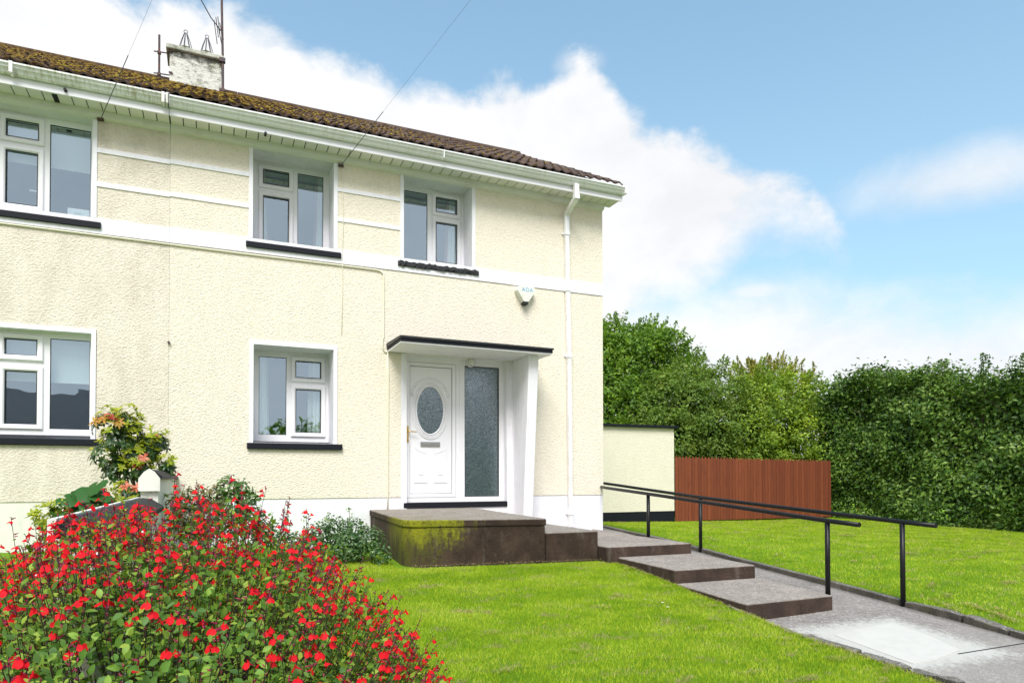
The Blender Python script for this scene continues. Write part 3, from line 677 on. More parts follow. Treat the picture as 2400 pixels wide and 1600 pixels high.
window(house, OPEN_R[1], .36, [dict(g=(2.60, 3.005, 4.88, 5.955)), dict(g=(3.14, 3.48, 5.70, 5.925), sash=1), dict(g=(3.14, 3.48, 4.925, 5.54), sash=1)])
window(house, OPEN_R[2], .42, [dict(g=(.60, .965, 2.216, 3.305)), dict(g=(1.088, 1.437, 3.035, 3.270), sash=1), dict(g=(1.090, 1.438, 2.255, 2.868), sash=1)])
window(nhouse, OPEN_L[0], .17, [dict(g=(-2.262, -1.935, 5.695, 5.90), sash=1), dict(g=(-2.262, -1.94, 4.89, 5.53), sash=1, handle=(-1.96, 5.10)), dict(g=(-1.82, -1.39, 4.84, 5.925))])
window(nhouse, OPEN_L[1], .12, [dict(g=(-2.24, -1.918, 3.073, 3.267), sash=1, open=1), dict(g=(-2.235, -1.915, 2.255, 2.885), sash=1), dict(g=(-1.787, -1.372, 2.205, 3.300))])
def sill(par, x0, x1, zb, zt, yd, mt=None, rough=False):
    q_ = MB()
    if not rough:
        q_.px([(-.055, zb), (-.055, zt-.004), (yd, zt+.035), (yd, zb)], x0, x1); return build(q_, 'sill', M['black'], par, bevel=.006)
    n_ = 40; r = random.Random(3)
    ring = [(-.05, zb), (-.06, (zb+zt)/2), (-.05, zt), (.0, zt+.01), (yd, zt+.03), (yd, zb+.01)]; vs = []
    for i in range(n_+1):
        x = x0+(x1-x0)*i/n_
        for j, (y, z) in enumerate(ring):
            k_ = .012 if j < 4 else 0; vs.append((x, y+r.uniform(-k_, k_), z+r.uniform(-k_, k_)))
    m_ = len(ring); fs = [tuple(range(m_)), tuple(range(n_*m_, n_*m_+m_))[::-1]]
    for i in range(n_):
        for j in range(m_): fs.append((i*m_+j, i*m_+(j+1) % m_, (i+1)*m_+(j+1) % m_, (i+1)*m_+j))
    q_.add(vs, fs); return build(q_, 'sill', M['roughsill'], par)
# sills are built in three lengths: the projecting nose is wider than the opening
def fullsill(par, xa, xb, o, zb, zt, yd, rough=False):
    if rough:
        s1 = sill(par, xa, xb, zb, zt, -.001, rough=True)
    else:
        q_ = MB(); q_.px([(-.058, zb), (-.058, zt-.006), (-.031, zt), (-.031, zb)], xa, xb); s1 = build(q_, 'sill', M['black'], par, bevel=.005)
    q_ = MB(); q_.px([(-.031, zb), (-.031, zt), (yd, zt+.045), (yd, zb)], o[0]+.001, o[1]-.001); sub = build(q_, 'sill_back', M['black'], s1)
    return s1
fullsill(house, .403, 1.640, OPEN_R[0], 4.665, 4.745, .419)
fullsill(house, 2.447, 3.690, OPEN_R[1], 4.668, 4.742, .359, rough=True)
fullsill(house, .428, 1.664, OPEN_R[2], 1.995, 2.078, .419)
fullsill(nhouse, -2.6, -1.250, OPEN_L[0], 4.655, 4.735, .17)
fullsill(nhouse, -2.6, -1.246, OPEN_L[1], 2.005, 2.085, .12)
# eaves --------------------------------------------------------------
def eaves(par, x0, x1, gm, sofm, gz, endcap):
    q_ = MB(); q_.box(x0, x1, -.355, -.335, Z_SOF-.025, 6.27); q_.box(x0, x1, -.362, -.355, Z_SOF-.025, Z_SOF); build(q_, 'fascia', M['upvc'], par)
    q_ = MB(); q_.px([(-.016, 5.998), (-.075, 6.02), (-.085, Z_SOF-.001), (-.0, Z_SOF-.001), (-.0, 5.998)], x0, min(x1, 5.885)); build(q_, 'eaves_board', M['soffit'], par)
    x = x0; n_ = 0
    while x < x1-.02:                                           # soffit boards, one by one
        xe = min(x+.148, x1); c = MB(); c.box(x+.006, xe-.006, -.334, -.001 if xe < WX1+.02 else -.001, Z_SOF, Z_SOF+.012); build(c, 'soffit_board', M['soffit'], par); x = xe
    c = MB(); c.box(x0, x1, -.33, 0, Z_SOF+.0125, Z_SOF+.03); build(c, 'soffit_backing', M['gasket'], par)
    # ogee gutter
    y = -.362; pr = [(y, gz+.005), (y-.03, gz), (y-.055, gz+.012), (y-.075, gz+.045), (y-.092, gz+.055), (y-.105, gz+.085), (y-.118, gz+.09), (y-.118, gz+.108), (y-.105, gz+.108), (y-.098, gz+.095), (y-.085, gz+.07), (y-.05, gz+.025), (y-.012, gz+.018), (y-.008, gz+.108), (y, gz+.108)]
    q_ = MB(); q_.px(pr, x0, x1+endcap); g_ = build(q_, 'gutter', gm, par)
    return g_, y
gr, gy = eaves(house, WX0+.004, 6.035, M['gutter_clean'], None, 6.152, .03)
gl_, gy = eaves(nhouse, -7.6, WX0-.001, M['gutter_dirty'], None, 6.160, 0)
c = MB(); c.box(6.03, 6.066, -.481, -.36, 6.152, 6.262); build(c, 'gutter_end_cap', M['gutter_clean'], house)
for x in (-2.08, -.56, -.51): c = MB(); c.box(x-.018, x+.018, -.486, -.358, 6.15, 6.275); build(c, 'gutter_bracket', M['gutter_dirty'], nhouse)
for x in (3.0,): c = MB(); c.box(x-.006, x+.006, -.484, -.36, 6.149, 6.262); build(c, 'gutter_joint', M['gutter_clean'], house)
c = MB(); c.box(-.505, -.495, -.487, -.357, 6.145, 6.27); build(c, 'gutter_joint', M['gasket'], nhouse)
# gable overhang: soffit and barge boards going up the slope
RS, EY, EZ = atan2(8.55-6.30, 4.05), -.40, 6.30
def slope(y): return EZ+(y-EY)*math.tan(RS)
c = MB(); c.hexa([(WX1+.005, 0, Z_SOF), (6.03, 0, Z_SOF), (6.03, 3.65, slope(3.65)-.2), (WX1+.005, 3.65, slope(3.65)-.2)], [(WX1+.005, 0, Z_SOF+.015), (6.03, 0, Z_SOF+.015), (6.03, 3.65, slope(3.65)-.185), (WX1+.005, 3.65, slope(3.65)-.185)]); build(c, 'gable_soffit', M['soffit'], house)
c = MB(); c.box(WX1+.005, 6.03, -.334, -.0005, Z_SOF+.0005, Z_SOF+.013); build(c, 'gable_soffit', M['soffit'], house)
c = MB(); c.px([(-.36, Z_SOF-.025), (-.36, 6.26), (3.65, slope(3.65)-.04), (7.7, slope(-.40)-.04), (7.7, Z_SOF-.02), (3.65, slope(3.65)-.22)], 6.03, 6.05); build(c, 'barge_board', M['upvc'], house)
for (x, z, par) in ((-1.575, 6.115, nhouse), (.617, 6.05, house)):
    c = MB(); c.tube([(x, -.40, z), (x, -.33, z)], .018, 10); build(c, 'overflow_pipe', M['gasket'], par)
c = MB(); c.box(-1.73, -1.68, -.3, -.06, Z_SOF-.004, Z_SOF-.0005); build(c, 'soffit_vent', M['gasket'], nhouse)
c = MB(); c.tube([(WX0+.0, -.05, 3.322), (WX0, 0.0, 3.326)], .016, 10); build(c, 'overflow_pipe', M['rust'], nhouse)
# roof ---------------------------------------------------------------
for par, x0, x1 in ((house, WX0, 6.0), (nhouse, -7.6, WX0-.001)):
    c = MB(); z1 = slope(3.65)
    c.px([(EY+.03, EZ-.06), (EY+.03, EZ-.02), (3.65, z1-.03), (7.7, EZ-.02), (7.7, EZ-.06), (3.65, z1-.10)], x0, x1); build(c, 'roof', M['tile'], par)
roofR = [o for o in house.children if o.name.startswith('roof')][0] if False else None
TW, TG, TL = .30, .345, .42
def tile_mesh(seed):
    r = random.Random(seed); prof = []
    n_ = 12
    for i in range(n_+1):
        u = i/n_; prof.append((u*TW, .028*max(0, cos((u-.25)*4*pi))**.8 if True else 0))
    q_ = MB(); vs = []
    for (yy, zz) in ((0, .030), (TL, .012)):
        for x, z in prof: vs.append((x, yy+r.uniform(-.002, .002), z+zz+r.uniform(-.001, .001)))
    for x, z in prof: vs.append((x, 0.003, z+.008))
    m_ = n_+1; fs = [(i, i+1, m_+i+1, m_+i) for i in range(n_)]+[(2*m_+i, 2*m_+i+1, i+1, i) for i in range(n_)]
    q_.add(vs, fs); me, og = q_.mesh('roof_tile', (0, 0, 0), False, M['tile']); return me
TM = [tile_mesh(i) for i in range(4)]
def tiles(par, xa, xb, nindiv):
    cols = int(math.ceil((xb-xa)/TW-.001)); cnt = 0; rest = []
    ux = (xb-xa)/cols
    for r in range(14):
        for c_ in range(cols):
            s = r*TG; y = EY+s*cos(RS); z = EZ+s*sin(RS)
            if y > 3.6: continue
            x = xa+c_*ux+(0 if r % 2 == 0 else 0)
            loc = Vector((x+rnd.uniform(-.004, .004), y+rnd.uniform(-.010, .010), z+rnd.uniform(-.002, .006)))
            rot = (RS+rnd.uniform(-.012, .012), rnd.uniform(-.01, .01), rnd.uniform(-.012, .012))
            if cnt < nindiv: share(rnd.choice(TM), 'roof_tile', loc, par, rot)
            else: rest.append((loc, rot))
            cnt += 1
    if rest:
        V_, F_, o_ = [], [], 0
        me = TM[0]; vv = [v.co.copy() for v in me.vertices]; ff = [tuple(p.vertices) for p in me.polygons]
        k_ = MB()
        from mathutils import Euler
        for loc, rot in rest:
            R_ = Euler(rot).to_matrix(); k_.add([R_@v+loc for v in vv], ff)
        build(k_, 'roof_tiles', M['tile'], par)['kind'] = 'stuff'
tiles(house, WX0, 6.03, 298); tiles(nhouse, -4.40, WX0, 200)
def ridge(par, xa, xb):
    x = xa; zr = slope(3.65)+.02
    while x < xb-.05:
        e = min(x+.45, xb); k_ = MB(); vs = []
        for xx in (x+.004, e-.004):
            for j in range(9):
                a = pi*j/8; vs.append((xx, 3.65-.13*cos(a), zr-.045+.11*sin(a)))
        k_.add(vs, [(j, j+1, 9+j+1, 9+j) for j in range(8)]+[tuple(range(9)), tuple(range(9, 18))[::-1]]); build(k_, 'ridge_tile', M['tile'], par, smooth=False); x = e
ridge(house, WX0, 6.03); ridge(nhouse, -4.4, WX0-.001)
# moss cushions: small lumps on the tiles, many at the left, few at the right
def moss(par, xa, xb, n_):
    k_ = MB(); bm = bmesh.new(); bmesh.ops.create_icosphere(bm, subdivisions=1, radius=1); vv = [v.co.copy() for v in bm.verts]; ff = [tuple(v.index for v in f.verts) for f in bm.faces]; bm.free()
    for _ in range(n_):
        x = xa+(xb-xa)*rnd.random()**1.0; s = rnd.random()**.8*4.6
        if rnd.random() < max(0, (x-1.0)/6.5): continue
        if rnd.random() < .35: s = 4.3+rnd.random()*.35
        row = math.floor(s/TG)*TG+rnd.uniform(.0, .06)+(rnd.random()**2)*.3
        y = EY+row*cos(RS); z = EZ+row*sin(RS)+.045; r = rnd.uniform(.010, .026)
        k_.add([(x+v.x*r*1.3*rnd.uniform(.8, 1.2), y+v.y*r, z+v.z*r*.8*rnd.uniform(.7, 1.2)) for v in vv], ff)
    build(k_, 'moss', M['moss'], par)['kind'] = 'stuff'
moss(house, WX0, 5.9, 3800); moss(nhouse, -4.2, WX0, 3200)
# chimney (part of the right house), its fittings are things of their own
c = MB(); c.box(-.70, .13, 3.42, 3.92, 8.1, 9.02); ch = build(c, 'chimney', M['chimney'], house, bevel=.015)
c = MB(); c.box(-.755, .165, 3.36, 3.98, 9.021, 9.10); build(c, 'chimney_cap', M['chimcap'], ch, bevel=.015)
for i, x in enumerate((-.45, -.11)):
    w = thing('chimney_guard', ['wire cone guard on the left flue of the chimney', 'wire cone guard on the right flue of the chimney'][i], 'chimney guard', (x, 3.44, 9.10), 'wire guards on the chimney top')
    c = MB()
    for j in range(7):
        a = 2*pi*j/7; c.tube([(x+.11*cos(a), 3.44+.11*sin(a), 9.10), (x+.07*cos(a), 3.44+.07*sin(a), 9.24), (x+.022*cos(a), 3.44+.022*sin(a), 9.38)], .006, 5)
    build(c, 'wire_cone', M['wire'], w)
    c = MB(); c.tube([(x+.03*cos(t), 3.44, 9.41+.03*sin(t)) for t in np.linspace(0, 2*pi, 11)], .006, 5); build(c, 'ring', M['wire'], w)
    c = MB(); c.tube([(x+.08*cos(t), 3.44+.07*sin(t), 9.115) for t in np.linspace(0, 2*pi, 13)], .014, 5); build(c, 'flue_rim', M['chimcap'], w)
w = thing('pole', 'short rusty pole bracketed to the left side of the chimney', 'pole', (-.87, 3.6, 8.2), None)
c = MB(); c.tube([(-.865, 3.55, 8.25), (-.868, 3.55, 9.31)], .018, 8); build(c, 'pole_tube', M['rust'], w)
for z in (9.0, 8.62):
    c = MB(); c.tube([(-.95, 3.55, z+.005), (-.66, 3.50, z)], .011, 6); c.box(-.895, -.84, 3.52, 3.58, z-.02, z+.02); c.box(-.71, -.65, 3.395, 3.418, z-.015, z+.01); build(c, 'bracket', M['rust'], w)
w = thing('aerial', 'tall rusty aerial mast on the right side of the chimney with a slanting boom', 'aerial', (.15, 3.5, 8.2))
c = MB(); c.tube([(.155, 3.38, 8.2), (.150, 3.38, 8.9), (.125, 3.38, 10.0), (.115, 3.38, 11.4)], .020, 8); build(c, 'mast', M['rust'], w)
c = MB(); c.tube([(-.225, 3.30, 9.98), (-.05, 3.36, 9.72), (.14, 3.36, 9.50)], .010, 6); build(c, 'boom', M['wire'], w)
for (xa, za, xb, zb) in ((.03, 9.68, .075, 9.48), (.06, 9.70, .10, 9.55), (0.0, 9.62, .055, 9.36), (.07, 9.52, .13, 9.36), (.09, 9.6, .16, 9.47)):
    c = MB(); c.tube([(xa, 3.25, za), (xb, 3.5, zb)], .007, 5); build(c, 'element', M['wire'], w)
c = MB(); c.box(.09, .19, 3.34, 3.42, 8.98, 9.05); c.box(.09, .19, 3.34, 3.42, 8.45, 8.5); build(c, 'bracket', M['rust'], w)

# door ---------------------------------------------------------------
yd = .09
q_ = MB()
for r in ((2.586, 2.600, 1.252, 3.40), (3.372, 3.510, 1.252, 3.40), (4.076, 4.149, 1.252, 3.40), (2.600, 3.372, 1.252, 1.318), (2.600, 3.372, 3.318, 3.40), (3.510, 4.076, 1.252, 1.325), (3.510, 4.076, 3.312, 3.40)): q_.box(r[0], r[1], yd, yd+.07, r[2], r[3])
q_.box(3.425, 3.455, yd-.012, yd, 1.252, 3.40); q_.box(4.149, 4.16, -.0, yd+.07, 1.17, 3.40)
df = build(q_, 'door_frame', M['upvc'], house)
q_ = MB(); q_.add([(3.51, yd+.03, 1.325), (4.076, yd+.03, 1.325), (4.076, yd+.03, 3.312), (3.51, yd+.03, 3.312)], [(0, 1, 2, 3)]); build(q_, 'sidelight_pane', M['obscure'], df)
q_ = MB()
for r in ((3.511, 3.52, 1.325, 3.312), (4.067, 4.075, 1.325, 3.312), (3.52, 4.067, 1.325, 1.334), (3.52, 4.067, 3.303, 3.311)): q_.box(r[0], r[1], yd+.01, yd+.029, r[2], r[3])
build(q_, 'gasket', M['gasket'], df)
q_ = MB(); q_.box(2.54, 4.17, -.022, yd+.0, 1.172, 1.2515); build(q_, 'threshold', M['black'], house, bevel=.006)
door = thing_door = None
q_ = MB()                                                       # leaf: sash ring round the panel
def ring(k_, x0, x1, z0, z1, w, ya, yb):
    k_.box(x0, x0+w, ya, yb, z0, z1); k_.box(x1-w, x1, ya, yb, z0, z1); k_.box(x0+w, x1-w, ya, yb, z0, z0+w); k_.box(x0+w, x1-w, ya, yb, z1-w, z1)
ring(q_, 2.605, 3.367, 1.322, 3.313, .054, yd-.004, yd+.05)
door = build(q_, 'door', M['upvc'], house, bevel=.004)
def ell(cx, cz, rx, rz, n_=48, a0=0, a1=2*pi): return [(cx+rx*cos(a0+(a1-a0)*i/n_), cz+rz*sin(a0+(a1-a0)*i/n_)) for i in range(n_+1)]
OX, OZ, ORX, ORZ = 2.972, 2.612, .203, .352
q_ = MB(); N_ = 64; y_ = yd+.014
vs = []
for i in range(N_):
    a = 2*pi*i/N_; vs.append((OX+ORX*cos(a), y_, OZ+ORZ*sin(a)))
for i in range(N_):                                             # project to the outer rectangle
    a = 2*pi*i/N_; dx_, dz_ = cos(a)*.6, sin(a)
    hx0, hx1, hz0, hz1 = 2.666, 3.306, 1.384, 3.251
    t = min(((hx1-OX)/dx_ if dx_ > 1e-9 else 1e9), ((hx0-OX)/dx_ if dx_ < -1e-9 else 1e9), ((hz1-OZ)/dz_ if dz_ > 1e-9 else 1e9), ((hz0-OZ)/dz_ if dz_ < -1e-9 else 1e9))
    vs.append((OX+dx_*t, y_, OZ+dz_*t))
q_.add(vs, [(i, (i+1) % N_, N_+(i+1) % N_, N_+i) for i in range(N_)])
hx0, hx1, hz0, hz1 = 2.666, 3.306, 1.384, 3.251
def side_of(v):
    return 0 if abs(v[0]-hx1) < 1e-6 else 1 if abs(v[2]-hz1) < 1e-6 else 2 if abs(v[0]-hx0) < 1e-6 else 3
for i in range(N_):                                             # corner triangles between two sides
    p1, p2 = vs[N_+i], vs[N_+(i+1) % N_]; s1, s2 = side_of(p1), side_of(p2)
    if s1 != s2:
        cxx = hx1 if 0 in (s1, s2) else hx0; czz = hz1 if 1 in (s1, s2) else hz0
        q_.add([p1, p2, (cxx, y_, czz)], [(0, 1, 2)])
pn = build(q_, 'panel', M['upvc'], door)
q_ = MB(); q_.box(2.658, 3.314, yd+.02, yd+.03, 1.376, 1.384); q_.box(2.658, 3.314, yd+.02, yd+.03, 3.251, 3.26); q_.box(2.658, 2.666, yd+.02, yd+.03, 1.384, 3.251); q_.box(3.306, 3.314, yd+.02, yd+.03, 1.384, 3.251)
ring(q_, 2.5995, 3.3725, 1.3175, 3.3185, .006, yd+.02, yd+.045)
build(q_, 'gasket', M['gasket'], door)
q_ = MB()
for rx, rz, tr in ((ORX+.012, ORZ+.012, .016), (ORX+.045, ORZ+.045, .013), (ORX+.068, ORZ+.072, .012)): q_.tube([(x, y_-.002, z) for x, z in ell(OX, OZ, rx, rz)], tr, 8, False)
for rx, rz in ((.30, .30), (.272, .275)): q_.tube([(x, y_-.001, z) for x, z in ell(OX, OZ+.185, rx, rz, 24, .12, pi-.12)], .011, 6)
for s_ in (-1, 1): q_.tube([(OX+s_*.255, y_, OZ+.212), (OX+s_*.305, y_, OZ+.20)], .010, 6)
build(q_, 'moulding', M['upvc'], door, smooth=True)
q_ = MB(); q_.add([(OX, yd+.018, OZ)]+[(x, yd+.018, z) for x, z in ell(OX, OZ, ORX, ORZ, 48)[:-1]], [(0, i+1, (i+1) % 48+1) for i in range(48)]); build(q_, 'oval_pane', M['obscure'], door)
for (x0, x1) in ((2.735, 2.925), (3.035, 3.225)):
    q_ = MB(); mid = x0 < 3
    zt0, zt1 = (2.06, 1.97) if mid else (1.97, 2.06)
    q_.tube([(x0, y_, 1.56), (x0, y_, zt0)]+[(x0+(x1-x0)*t, y_, zt0+(zt1-zt0)*(t**.6 if mid else 1-(1-t)**.6)) for t in (.25, .5, .75, 1)]+[(x1, y_, 1.56)], .007, 6)
    q_.box(x0-.012, x1+.012, y_-.010, y_+.002, 1.543, 1.560); q_.box(x0+.06, x1-.06, y_-.008, y_+.002, 1.655, 1.668)
    q_.box(x0+.04, x0+.048, y_-.005, y_+.002, 1.66, 1.90); q_.box(x1-.048, x1-.04, y_-.005, y_+.002, 1.66, 1.90)
    build(q_, 'raised_panel', M['upvc'], door, smooth=False)
q_ = MB(); q_.box(2.822, 3.122, y_-.018, y_-.001, 2.075, 2.145); lb = build(q_, 'letter_box', M['steel'], door, bevel=.005)
q_ = MB(); q_.box(2.84, 3.104, y_-.024, y_-.0185, 2.088, 2.128); build(q_, 'flap', M['steel'], lb, bevel=.003)
q_ = MB(); q_.box(2.612, 2.640, yd-.016, yd-.0045, 2.13, 2.372); hd = build(q_, 'handle', M['brass'], door, bevel=.004)
q_ = MB(); q_.tube([(2.626, yd-.010, 2.288), (2.626, yd-.05, 2.288), (2.66, yd-.055, 2.288), (2.748, yd-.052, 2.282)], .008, 8); build(q_, 'lever', M['brass'], hd, smooth=True)
q_ = MB(); q_.box(2.592, 2.606, yd-.012, yd-.0045, 2.72, 2.80); build(q_, 'hinge', M['gasket'], door)
# white masonry beside the door, canopy, fin
trim(house, 2.500, 2.584, 1.10, 3.405, -.018, 'door_surround'); trim(house, 4.161, 4.43, .85, 3.405, -.010, 'door_surround')
q_ = MB(); q_.box(2.30, 4.56, -.775, -.001, 3.412, 3.43); cano = build(q_, 'canopy', M['white'], house)
q_ = MB(); q_.box(2.298, 4.562, -.785, -.001, 3.4305, 3.475); build(q_, 'canopy_edge', M['black'], cano)
q_ = MB(); q_.hexa([(2.285, -.80, 3.4755), (4.575, -.80, 3.4755), (4.575, -.001, 3.4755), (2.285, -.001, 3.4755)], [(2.285, -.80, 3.505), (4.575, -.80, 3.50), (4.575, -.001, 3.53), (2.285, -.001, 3.535)]); build(q_, 'canopy_felt', M['roughsill'], cano)
q_ = MB(); q_.hexa([(4.262, -.37, .74), (4.418, -.37, .74), (4.418, -.011, .74), (4.262, -.011, .74)], [(4.262, -.615, 3.411), (4.418, -.615, 3.411), (4.418, -.011, 3.411), (4.262, -.011, 3.411)]); build(q_, 'fin_wall', M['white'], house, bevel=.006)
lamp = thing('porch_light', 'round white bulkhead light under the door canopy', 'light', (3.6, .03, 3.33))
q_ = MB(); q_.tube([(3.60, yd, 3.365), (3.60, .03, 3.365)], .075, 20); build(q_, 'lamp_base', M['white'], lamp)
q_ = MB(); q_.tube([(3.60, .029, 3.362), (3.60, -.01, 3.358), (3.60, -.03, 3.352)], .066, 18, True, .045); build(q_, 'lamp_cover', mat('lamp_diffuser', (.7, .72, .66), .3), lamp, smooth=True)
# downpipe
dp = thing('downpipe', 'white square downpipe near the right corner of the house', 'downpipe', (5.2, -.06, .8))
def sq(k_, a, c, w):
    a, c = Vector(a), Vector(c); t = (c-a).normalized(); ux = Vector((1, 0, 0)); ux = (ux-t*ux.dot(t)).normalized(); uy = t.cross(ux)
    f = lambda p: [p+ux*(-w)+uy*(-w), p+ux*w+uy*(-w), p+ux*w+uy*w, p-ux*w+uy*w]
    k_.hexa(f(a), f(c))
q_ = MB(); sq(q_, (5.165, -.42, 6.16), (5.165, -.42, 5.99), .037); build(q_, 'outlet', M['gutter_clean'], dp, bevel=.004)
q_ = MB(); sq(q_, (5.165, -.425, 6.0), (5.165, -.425, 5.93), .041); build(q_, 'collar', M['upvc'], dp, bevel=.004)
q_ = MB(); sq(q_, (5.165, -.43, 5.955), (5.185, -.075, 5.83), .036); build(q_, 'offset_bend', M['gutter_clean'], dp, bevel=.004)
q_ = MB(); sq(q_, (5.187, -.062, 5.86), (5.187, -.062, 5.50), .037); build(q_, 'collar', M['upvc'], dp, bevel=.004)
for (xa, za, xb, zb) in ((5.187, 5.505, 5.222, 3.55), (5.222, 3.56, 5.246, .80)):
    q_ = MB(); sq(q_, (xa, -.062, za), (xb, -.062, zb), .0325); build(q_, 'pipe', M['gutter_clean'], dp, bevel=.004)
for (x, z) in ((5.187, 5.52), (5.20, 4.62), (5.222, 3.56), (5.244, 1.05), (5.245, .86)):
    q_ = MB(); q_.box(x-.040, x+.040, -.104, -.0305, z-.03, z+.03); q_.box(x-.075, x+.075, -.034, -.0295, z-.012, z+.012); build(q_, 'clip', M['upvc'], dp)
# alarm box
al = thing('alarm_box', 'cream burglar alarm box below the white band near the downpipe', 'alarm', (4.43, -.05, 4.3))
fr = [(4.335, 4.565), (4.58, 4.565), (4.60, 4.535), (4.60, 4.50), (4.482, 4.330), (4.405, 4.330), (4.298, 4.495), (4.298, 4.525)]
cxm, czm = 4.45, 4.46
q_ = MB(); q_.prism(fr, lambda p, t: (cxm+(p[0]-cxm)*(1.0 if t < -.1 else 1.06), t, czm+(p[1]-czm)*(1.0 if t < -.1 else 1.05)), -.13, -.017); build(q_, 'casing', mat('alarm_plastic', (.74, .76, .66), .4, fn=stained((.78, .80, .72), (.60, .57, .25), .35, False, 12)), al, bevel=.004)
q_ = MB(); q_.prism([(4.40, 4.334), (4.487, 4.334), (4.478, 4.292), (4.412, 4.292)], lambda p, t: (p[0], t, p[1]), -.122, -.02); build(q_, 'strobe', M['gasket'], al)
tc = bpy.data.curves.new('lettering', 'FONT'); tc.body = 'ADA'; tc.size = .085; tc.extrude = .0008; tc.align_x = 'CENTER'; tc.space_character = 1.15
to = bpy.data.objects.new('tmp', tc); COL.objects.link(to); bpy.context.view_layer.update()
me = bpy.data.meshes.new_from_object(to.evaluated_get(bpy.context.evaluated_depsgraph_get())); bpy.data.objects.remove(to); me.name = 'lettering'
me.materials.append(mat('faded_blue_print', (.13, .38, .72), .6)); 
lo = share(me, 'lettering', (4.462, -.132, 4.488), al, (pi/2, 0, 0))
# cables
def cable(label, pts, r, mt=None, name='cable'):
    q_ = MB(); q_.tube(pts, r, 6); o_ = build(q_, name, mt or M['conduit'], smooth=True); return tag(o_, label, 'cable')
cable('cream conduit along the underside of the white band, then down to the canopy', [(-2.6, -.03, 4.578), (-1.2, -.03, 4.575), (.3, -.03, 4.567), (1.5, -.03, 4.57), (2.12, -.03, 4.568), (2.19, -.03, 4.56), (2.235, -.03, 4.53), (2.243, -.03, 4.45), (2.243, -.03, 3.62), (2.225, -.03, 3.56), (2.23, -.03, 3.46), (2.26, -.03, 3.41), (2.32, -.03, 3.395), (2.50, -.022, 3.393)], .010)
cable('thin cream wire dropping from the eaves anchor beside the middle upper window', [(1.636, -.03, 5.96), (1.65, -.035, 5.8), (1.668, -.035, 5.2), (1.655, -.035, 4.8), (1.66, -.035, 4.2), (1.655, -.022, 3.6)], .004)
cable('cream pipe running down the wall left of the front door', [(2.30, -.032, 3.39), (2.31, -.032, 3.0), (2.305, -.032, 1.36), (2.305, -.022, 1.16)], .011, name='pipe')
def wire(label, a, c, sag, ax):
    a, c = Vector(a), Vector(c); pts = []
    for i in range(41):
        t = i/40; p = a.lerp(c, t); p.z -= sag*4*t*(1-t); pts.append(p)
    w_ = thing('overhead_wire', label, 'wire', a)
    q_ = MB(); q_.tube(pts, .0012, 5); build(q_, 'wire', M['wire'], w_)
    q_ = MB(); dv = (c-a).normalized(); q_.tube([a, a+dv*1.3], .0045, 6); build(q_, 'grip', M['wire'], w_)
    q_ = MB(); q_.box(a.x-.035, a.x+.035, -.06, -.017, a.z-.012, a.z+.012); build(q_, 'anchor', M['rust'], w_)
PT = (8.9, -30.0, 10.9)
wire('left overhead wire rising from the anchor beside the left upper window', (-1.264, -.04, 6.0), PT, .0, 0)
wire('right overhead wire rising from the anchor beside the middle upper window', (1.634, -.04, 5.965), PT, .0, 0)
q_ = MB(); q_.tube([(8.9, -30.1, -1.2), (8.9, -30.1, 11.3)], .14, 10, True, .09); tag(build(q_, 'utility_pole', M['bark']), 'wooden pole across the road carrying the overhead wires', 'pole')

# curtains and blinds -----------------------------------------------
def drape(name, label, pieces, cat='curtain'):
    """pieces: list of (x_top0,x_top1,x_bot0,x_bot1,z0,z1,y,material)"""
    t = thing(name, label, cat, (pieces[0][0], pieces[0][6], pieces[0][4]))
    for (a, c, e, f_, z0, z1, y, mt) in pieces:
        k_ = MB(); n_ = 16; vs = []
        for (u0, u1, z) in ((e, f_, z0), (a, c, z1)):
            for i in range(n_+1):
                s_ = i/n_; vs.append((u0+(u1-u0)*s_, y+.022*sin(s_*n_*1.25), z))
        for (u0, u1, z) in ((e, f_, z0), (a, c, z1)):
            for i in range(n_+1):
                s_ = i/n_; vs.append((u0+(u1-u0)*s_, y+.004+.022*sin(s_*n_*1.25), z))
        m_ = n_+1; fs = [(i, i+1, m_+i+1, m_+i) for i in range(n_)]+[(2*m_+i, 3*m_+i, 3*m_+i+1, 2*m_+i+1) for i in range(n_)]
        k_.add(vs, fs); build(k_, 'drop', mt, t, smooth=True)
    return t
drape('curtain', 'white curtain at the left of the lower window by the door', [(.56, .71, .56, .735, 2.15, 3.37, .55, M['fabric']), (.705, .725, .735, .75, 2.15, 3.37, .552, M['floral'])])
drape('curtain', 'white curtain with red flower sprigs at the right of the lower window', [(1.28, 1.335, 1.265, 1.33, 2.15, 3.37, .55, M['floral']), (1.34, 1.50, 1.335, 1.50, 2.15, 3.37, .555, M['fabric'])])
drape('curtain', 'pale curtain with pink edge at the left of the middle upper window', [(.58, .66, .58, .72, 4.82, 6.0, .55, M['fabric']), (.66, .675, .72, .735, 4.82, 6.0, .552, M['pink'])])
drape('curtain', 'pale curtain with pink edge at the right of the middle upper window', [(1.41, 1.50, 1.37, 1.50, 4.82, 6.0, .55, M['fabric']), (1.39, 1.412, 1.33, 1.372, 4.82, 6.0, .552, M['pink'])])
drape('curtain', 'pale curtain with pink edge at the left of the right upper window', [(2.56, 2.60, 2.56, 2.665, 4.82, 6.0, .5, M['fabric']), (2.60, 2.61, 2.665, 2.68, 4.82, 6.0, .502, M['pink'])])
drape('curtain', 'pale curtain with pink edge at the right of the right upper window', [(3.40, 3.56, 3.36, 3.56, 4.82, 6.0, .5, M['fabric']), (3.37, 3.402, 3.31, 3.362, 4.82, 6.0, .502, M['pink'])])
